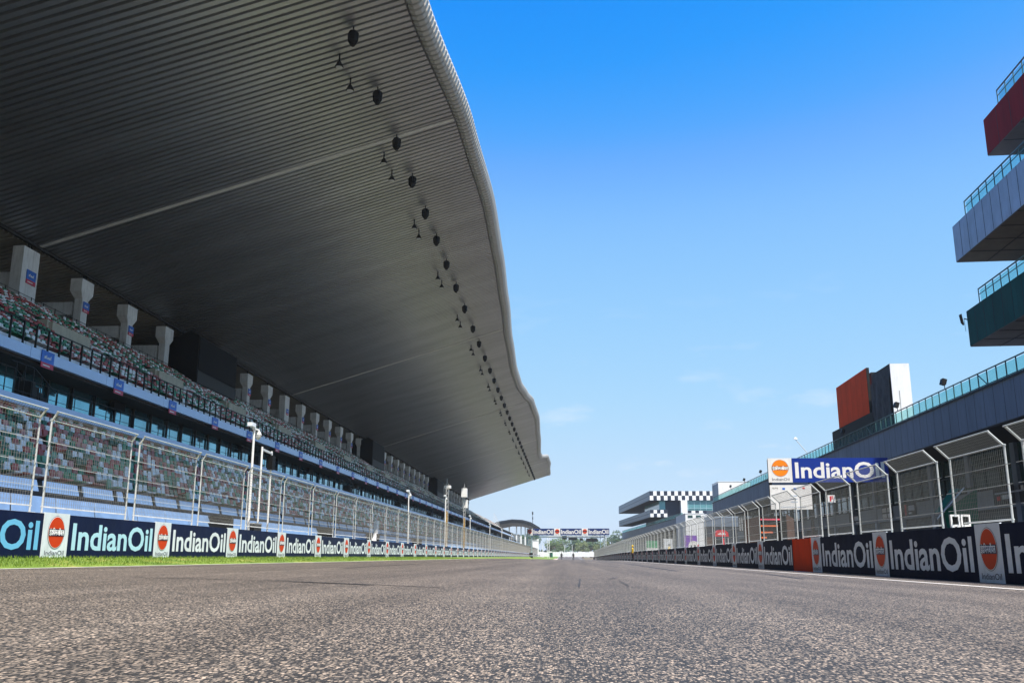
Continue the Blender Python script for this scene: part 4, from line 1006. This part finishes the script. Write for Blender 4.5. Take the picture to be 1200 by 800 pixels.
# far arched grandstand
ag = thing('arched_grandstand', 'far grandstand under a curved dark roof behind the left fence', 'grandstand', (-26, 460, 0))
arch = [(-17, 12.2), (-12, 14.6), (-6, 16.4), (0, 17.3), (5, 17.0), (9, 15.9), (13, 13.6)]
q = MB(); lo_ = [(x, -6, z) for x, z in arch]; hi_ = [(x, -6, z + .7) for x, z in arch]
q.grid([lo_, hi_, [(x, 24, z + .7) for x, z in arch], [(x, 24, z) for x, z in arch], lo_]); q.build('roof', M['cladding_dark'], ag)
q = MB(); q.grid([[(x * .96, -5.6, z - .05) for x, z in arch], [(x * .96, -5.6, z - 2.2 - .02 * (13 - x) * 2) for x, z in arch]]); q.build('roof_underside', M['soffit'], ag)
for x, zz in ((-6, 14.5), (-1.5, 15.4), (2.0, 15.4), (4.2, 15), (6.2, 14.2), (9.5, 13)): MB().box(x - .3, x + .3, -4, -3.4, 0, zz).build('column', M['pale_concrete'], ag)
MB().box(-15, 3, 0, 10, 0, 11).build('wall', M['white'], ag)
MB().box(-16, 12, 10, 22, 0, 9).build('rear_wall', M['pale_concrete'], ag)
t_ = thing('antenna_mast', 'dark antenna mast above the curved far grandstand roof', 'mast', (-15.6, 440, 0)); MB().tube((0, 0, 0), (0, 0, 21), .18, 6, .1).build('pole', M['dark'], t_); MB().box(-.3, .3, -.3, .3, 19.5, 20.8).build('antenna', M['dark'], t_); MB().box(-.22, .22, -.22, .22, 17.2, 18.4).build('antenna', M['dark'], t_)
t_ = thing('scaffold_frame', 'pale scaffold frame at the end of the upper tier', 'scaffold', (-27, 352, 9))
q = MB()
for i in range(6): q.tube((0, i * 5.5, 0), (0, i * 5.5, 7.2 - i * .5), .05, 5)
q.tube((0, 0, 7.2), (0, 27.5, 4.7), .05, 5); q.tube((0, 0, 5.0), (0, 27.5, 3.0), .04, 5); q.build('tube_frame', M['white'], t_)
for k, (x, y) in enumerate(((-8.0, 480), (-1.0, 505), (3.0, 498))):
    t_ = thing('lamp_post', f'thin pale post by the far tyre wall, {("leftmost", "middle", "rightmost")[k]}', 'post', (x - (k == 0) * 4, y, -.2), 0, 'pale posts at the far end'); MB().tube((0, 0, 0), (0, 0, 6.5), .14, 6, .1).build('pole', M['white'], t_); MB().box(-.5, .3, -.15, .15, 6.5, 6.65).build('lamp_head', M['steel'], t_)
t_ = thing('distant_house', 'pale house among the trees beyond the straight', 'house', (-16, 760, .5)); t_.scale = (.9, .9, .75)
MB().box(0, 16, 0, 10, 0, 9).build('wall', M['beige'], t_); MB().hexa(((-1, -1, 9), (17, -1, 9), (17, 11, 9), (-1, 11, 9), (4, 4.5, 14), (12, 4.5, 14), (12, 5.5, 14), (4, 5.5, 14))).build('roof', M['tan'], t_)
for i in range(3): MB().box(2 + i * 4.5, 4 + i * 4.5, -.05, 0, 5, 7).build('window', M['garage_glass'], t_)

# trees beyond the straight
def tree(p, h, wd, leaf, label, seed):
    rnd = random.Random(seed); t_ = thing('tree', label, 'tree', p, 0, 'trees beyond the straight')
    q = MB(); q.tube((0, 0, -1), (0, 0, h * .35), wd * .05, 7, wd * .035)
    clumps = []
    for i in range(9):
        a = rnd.random() * 6.28; r_ = wd * .36 * math.sqrt(rnd.random()); z = h * rnd.uniform(.38, .86); c = Vector((r_ * math.cos(a), r_ * math.sin(a), z)); clumps.append((c, wd * rnd.uniform(.16, .27)))
        q.tube((0, 0, h * .3), c, wd * .022, 5, wd * .008)
    q.build('trunk', M['bark'], t_)
    l_ = MB()
    for c, cr_ in clumps:
        for i in range(130):
            d = Vector((rnd.gauss(0, 1), rnd.gauss(0, 1), rnd.gauss(0, 1))).normalized() * cr_ * rnd.uniform(.55, 1.05); d.z *= .75
            p_ = c + d; s_ = rnd.uniform(.2, .45) * wd * .09; u = Vector((rnd.gauss(0, 1), rnd.gauss(0, 1), rnd.gauss(0, 1))).normalized(); v = u.orthogonal().normalized()
            l_.face([p_ - u * s_, p_ + v * s_ * .6, p_ + u * s_, p_ - v * s_ * .6])
    l_.build('crown', M[leaf], t_, recalc=False)
TL = [(-27, 560, 14, 13, 'leaf_a'), (-19, 580, 15, 13, 'leaf_a'), (-10, 585, 11, 12, 'leaf_b'), (-3, 590, 12, 13, 'leaf_b'), (4, 600, 13, 14, 'leaf_a'), (10, 580, 10, 11, 'leaf_c'),
      (15, 590, 14, 15, 'leaf_a'), (21, 575, 10, 11, 'leaf_c'), (27, 585, 14, 13, 'leaf_a'), (34, 560, 16, 15, 'leaf_a'), (42, 570, 15, 15, 'leaf_b'), (-34, 520, 13, 13, 'leaf_a'), (-25, 500, 9, 9, 'leaf_b'), (50, 560, 16, 15, 'leaf_a')]
KIND = {'leaf_a': 'dark green', 'leaf_b': 'mid green', 'leaf_c': 'pale yellow green'}
for k, (x, y, h, wd, lf) in enumerate(sorted(TL)):
    tree((x, y, .3), h, wd, lf, f'{KIND[lf]} bushy tree beyond the far tyre wall, {("leftmost" if k == 0 else "rightmost" if k == len(TL) - 1 else ORD[k] + " from the left")}', k)
hd = MB()
rnd = random.Random(3)
for i in range(9000):
    x = rnd.uniform(-420, 420); y = 720 + rnd.uniform(0, 60) + abs(x) * .05; z = 8 * rnd.random() ** .7 * (1 + .35 * math.sin(x * .045) + .2 * math.sin(x * .13)); s_ = rnd.uniform(.8, 1.9)
    u = Vector((rnd.gauss(0, 1), rnd.gauss(0, 1), rnd.gauss(0, 1))).normalized(); v = u.orthogonal().normalized(); p_ = Vector((x, y, z))
    hd.face([p_ - u * s_, p_ + v * s_ * .7, p_ + u * s_, p_ - v * s_ * .7])
o = hd.build('wood', M['leaf_a'], recalc=False); o['kind'] = 'stuff'; tag(o, 'far belt of dark woodland along the horizon', 'wood')

# ------------------------------------------------------------------ people
def person(p, rz, shirt, trousers, label, h=1.74, arm=.15, cap=None):
    verts = [(0, 0, .93), (0, 0, 1.15), (0, 0, 1.38), (0, 0, 1.48), (0, -.01, 1.56), (0, -.015, 1.68),
             (.10, 0, .88), (.11, .02, .49), (.11, -.01, .07), (.11, .13, .03), (-.10, 0, .88), (-.12, -.02, .49), (-.12, -.06, .07), (-.12, .08, .03),
             (.17, 0, 1.40), (.23 + arm * .3, 0, 1.13), (.22 + arm * .5, .10, .90), (.22 + arm * .5, .13, .80), (-.17, 0, 1.40), (-.24, 0, 1.13), (-.22, .10, .90), (-.22, .13, .80)]
    rad = [.145, .13, .16, .07, .055, .098, .09, .058, .042, .035, .09, .058, .042, .035, .07, .046, .036, .034, .07, .046, .036, .034]
    edges = [(0, 1), (1, 2), (2, 3), (3, 4), (4, 5), (0, 6), (6, 7), (7, 8), (8, 9), (0, 10), (10, 11), (11, 12), (12, 13), (2, 14), (14, 15), (15, 16), (16, 17), (2, 18), (18, 19), (19, 20), (20, 21)]
    me = bpy.data.meshes.new('person'); me.from_pydata(verts, edges, []); o = bpy.data.objects.new('person', me); COL.objects.link(o)
    md = o.modifiers.new('skin', 'SKIN')
    for sv, r_ in zip(me.skin_vertices[0].data, rad): sv.radius = (r_, r_)
    me.skin_vertices[0].data[0].use_root = True
    sb = o.modifiers.new('sub', 'SUBSURF'); sb.levels = 1; sb.render_levels = 1
    dg = bpy.context.evaluated_depsgraph_get(); bm_ = bpy.data.meshes.new_from_object(o.evaluated_get(dg)); bpy.data.objects.remove(o)
    for m_ in (M[shirt], M[trousers], M['skin'], M['black']): bm_.materials.append(m_)
    for pl in bm_.polygons:
        z = pl.center.z; x = abs(pl.center.x)
        pl.material_index = 3 if z < .09 else (2 if z > 1.5 or (x > .2 and z < .93) else (0 if z > .95 else 1)); pl.use_smooth = True
    t_ = link('person', bm_, None, p, rz); t_.scale = (h / 1.78,) * 3; tag(t_, label, 'person')
    MB().lathe([(.0, .135), (.06, .12), (.105, .05), (.108, -.02), (.09, -.05)], 10, (0, -.02, 1.68)).build('hair' if not cap else 'cap', M[cap or 'hair'], t_)
    for s_ in (-1, 1): MB().lathe([(0, .012), (.012, 0), (0, -.012)], 6, (s_ * .035, .085, 1.69)).build('eye', M['black'], t_)
    MB().hexa(((-.015, .08, 1.64), (.015, .08, 1.64), (.012, .105, 1.645), (-.012, .105, 1.645), (-.01, .08, 1.69), (.01, .08, 1.69), (.006, .09, 1.69), (-.006, .09, 1.69))).build('nose', M['skin'], t_)
    return t_
person((7.45, 108, road_z(7.45, 108)), R(100), 'yellow', 'trouser', 'person in a yellow top and dark trousers standing by the pit wall', cap='yellow')
person((-1.15, 214, road_z(-1.15, 214)), R(10), 'trouser', 'trouser', 'person in dark clothes on the far track, left of two')
person((1.5, 214, road_z(1.5, 214)), R(170), 'dark', 'trouser', 'person in dark clothes on the far track, right of two', h=1.8)
person((10.3, 96, wall_zr(96)), R(60), 'yellow', 'trouser', 'person in a yellow vest behind the far pit wall fence', h=1.75)

# ------------------------------------------------------------------ thin haze over the far end
hz = MB().box(-600, 600, -150, 860, -2.6, 34).build('haze', M['white']); hz['kind'] = 'stuff'; tag(hz, 'thin pale haze softening the far end of the straight', 'haze')
hm = bpy.data.materials.new('haze_air'); hm.use_nodes = True; ht = hm.node_tree; ht.nodes.remove(ht.nodes['Principled BSDF'])
pv = ht.nodes.new('ShaderNodeVolumePrincipled'); pv.inputs['Color'].default_value = (.86, .93, 1, 1); pv.inputs['Density'].default_value = 0.00022; pv.inputs['Anisotropy'].default_value = .2
ht.links.new(pv.outputs[0], ht.nodes['Material Output'].inputs['Volume']); hz.data.materials.clear(); hz.data.materials.append(hm)
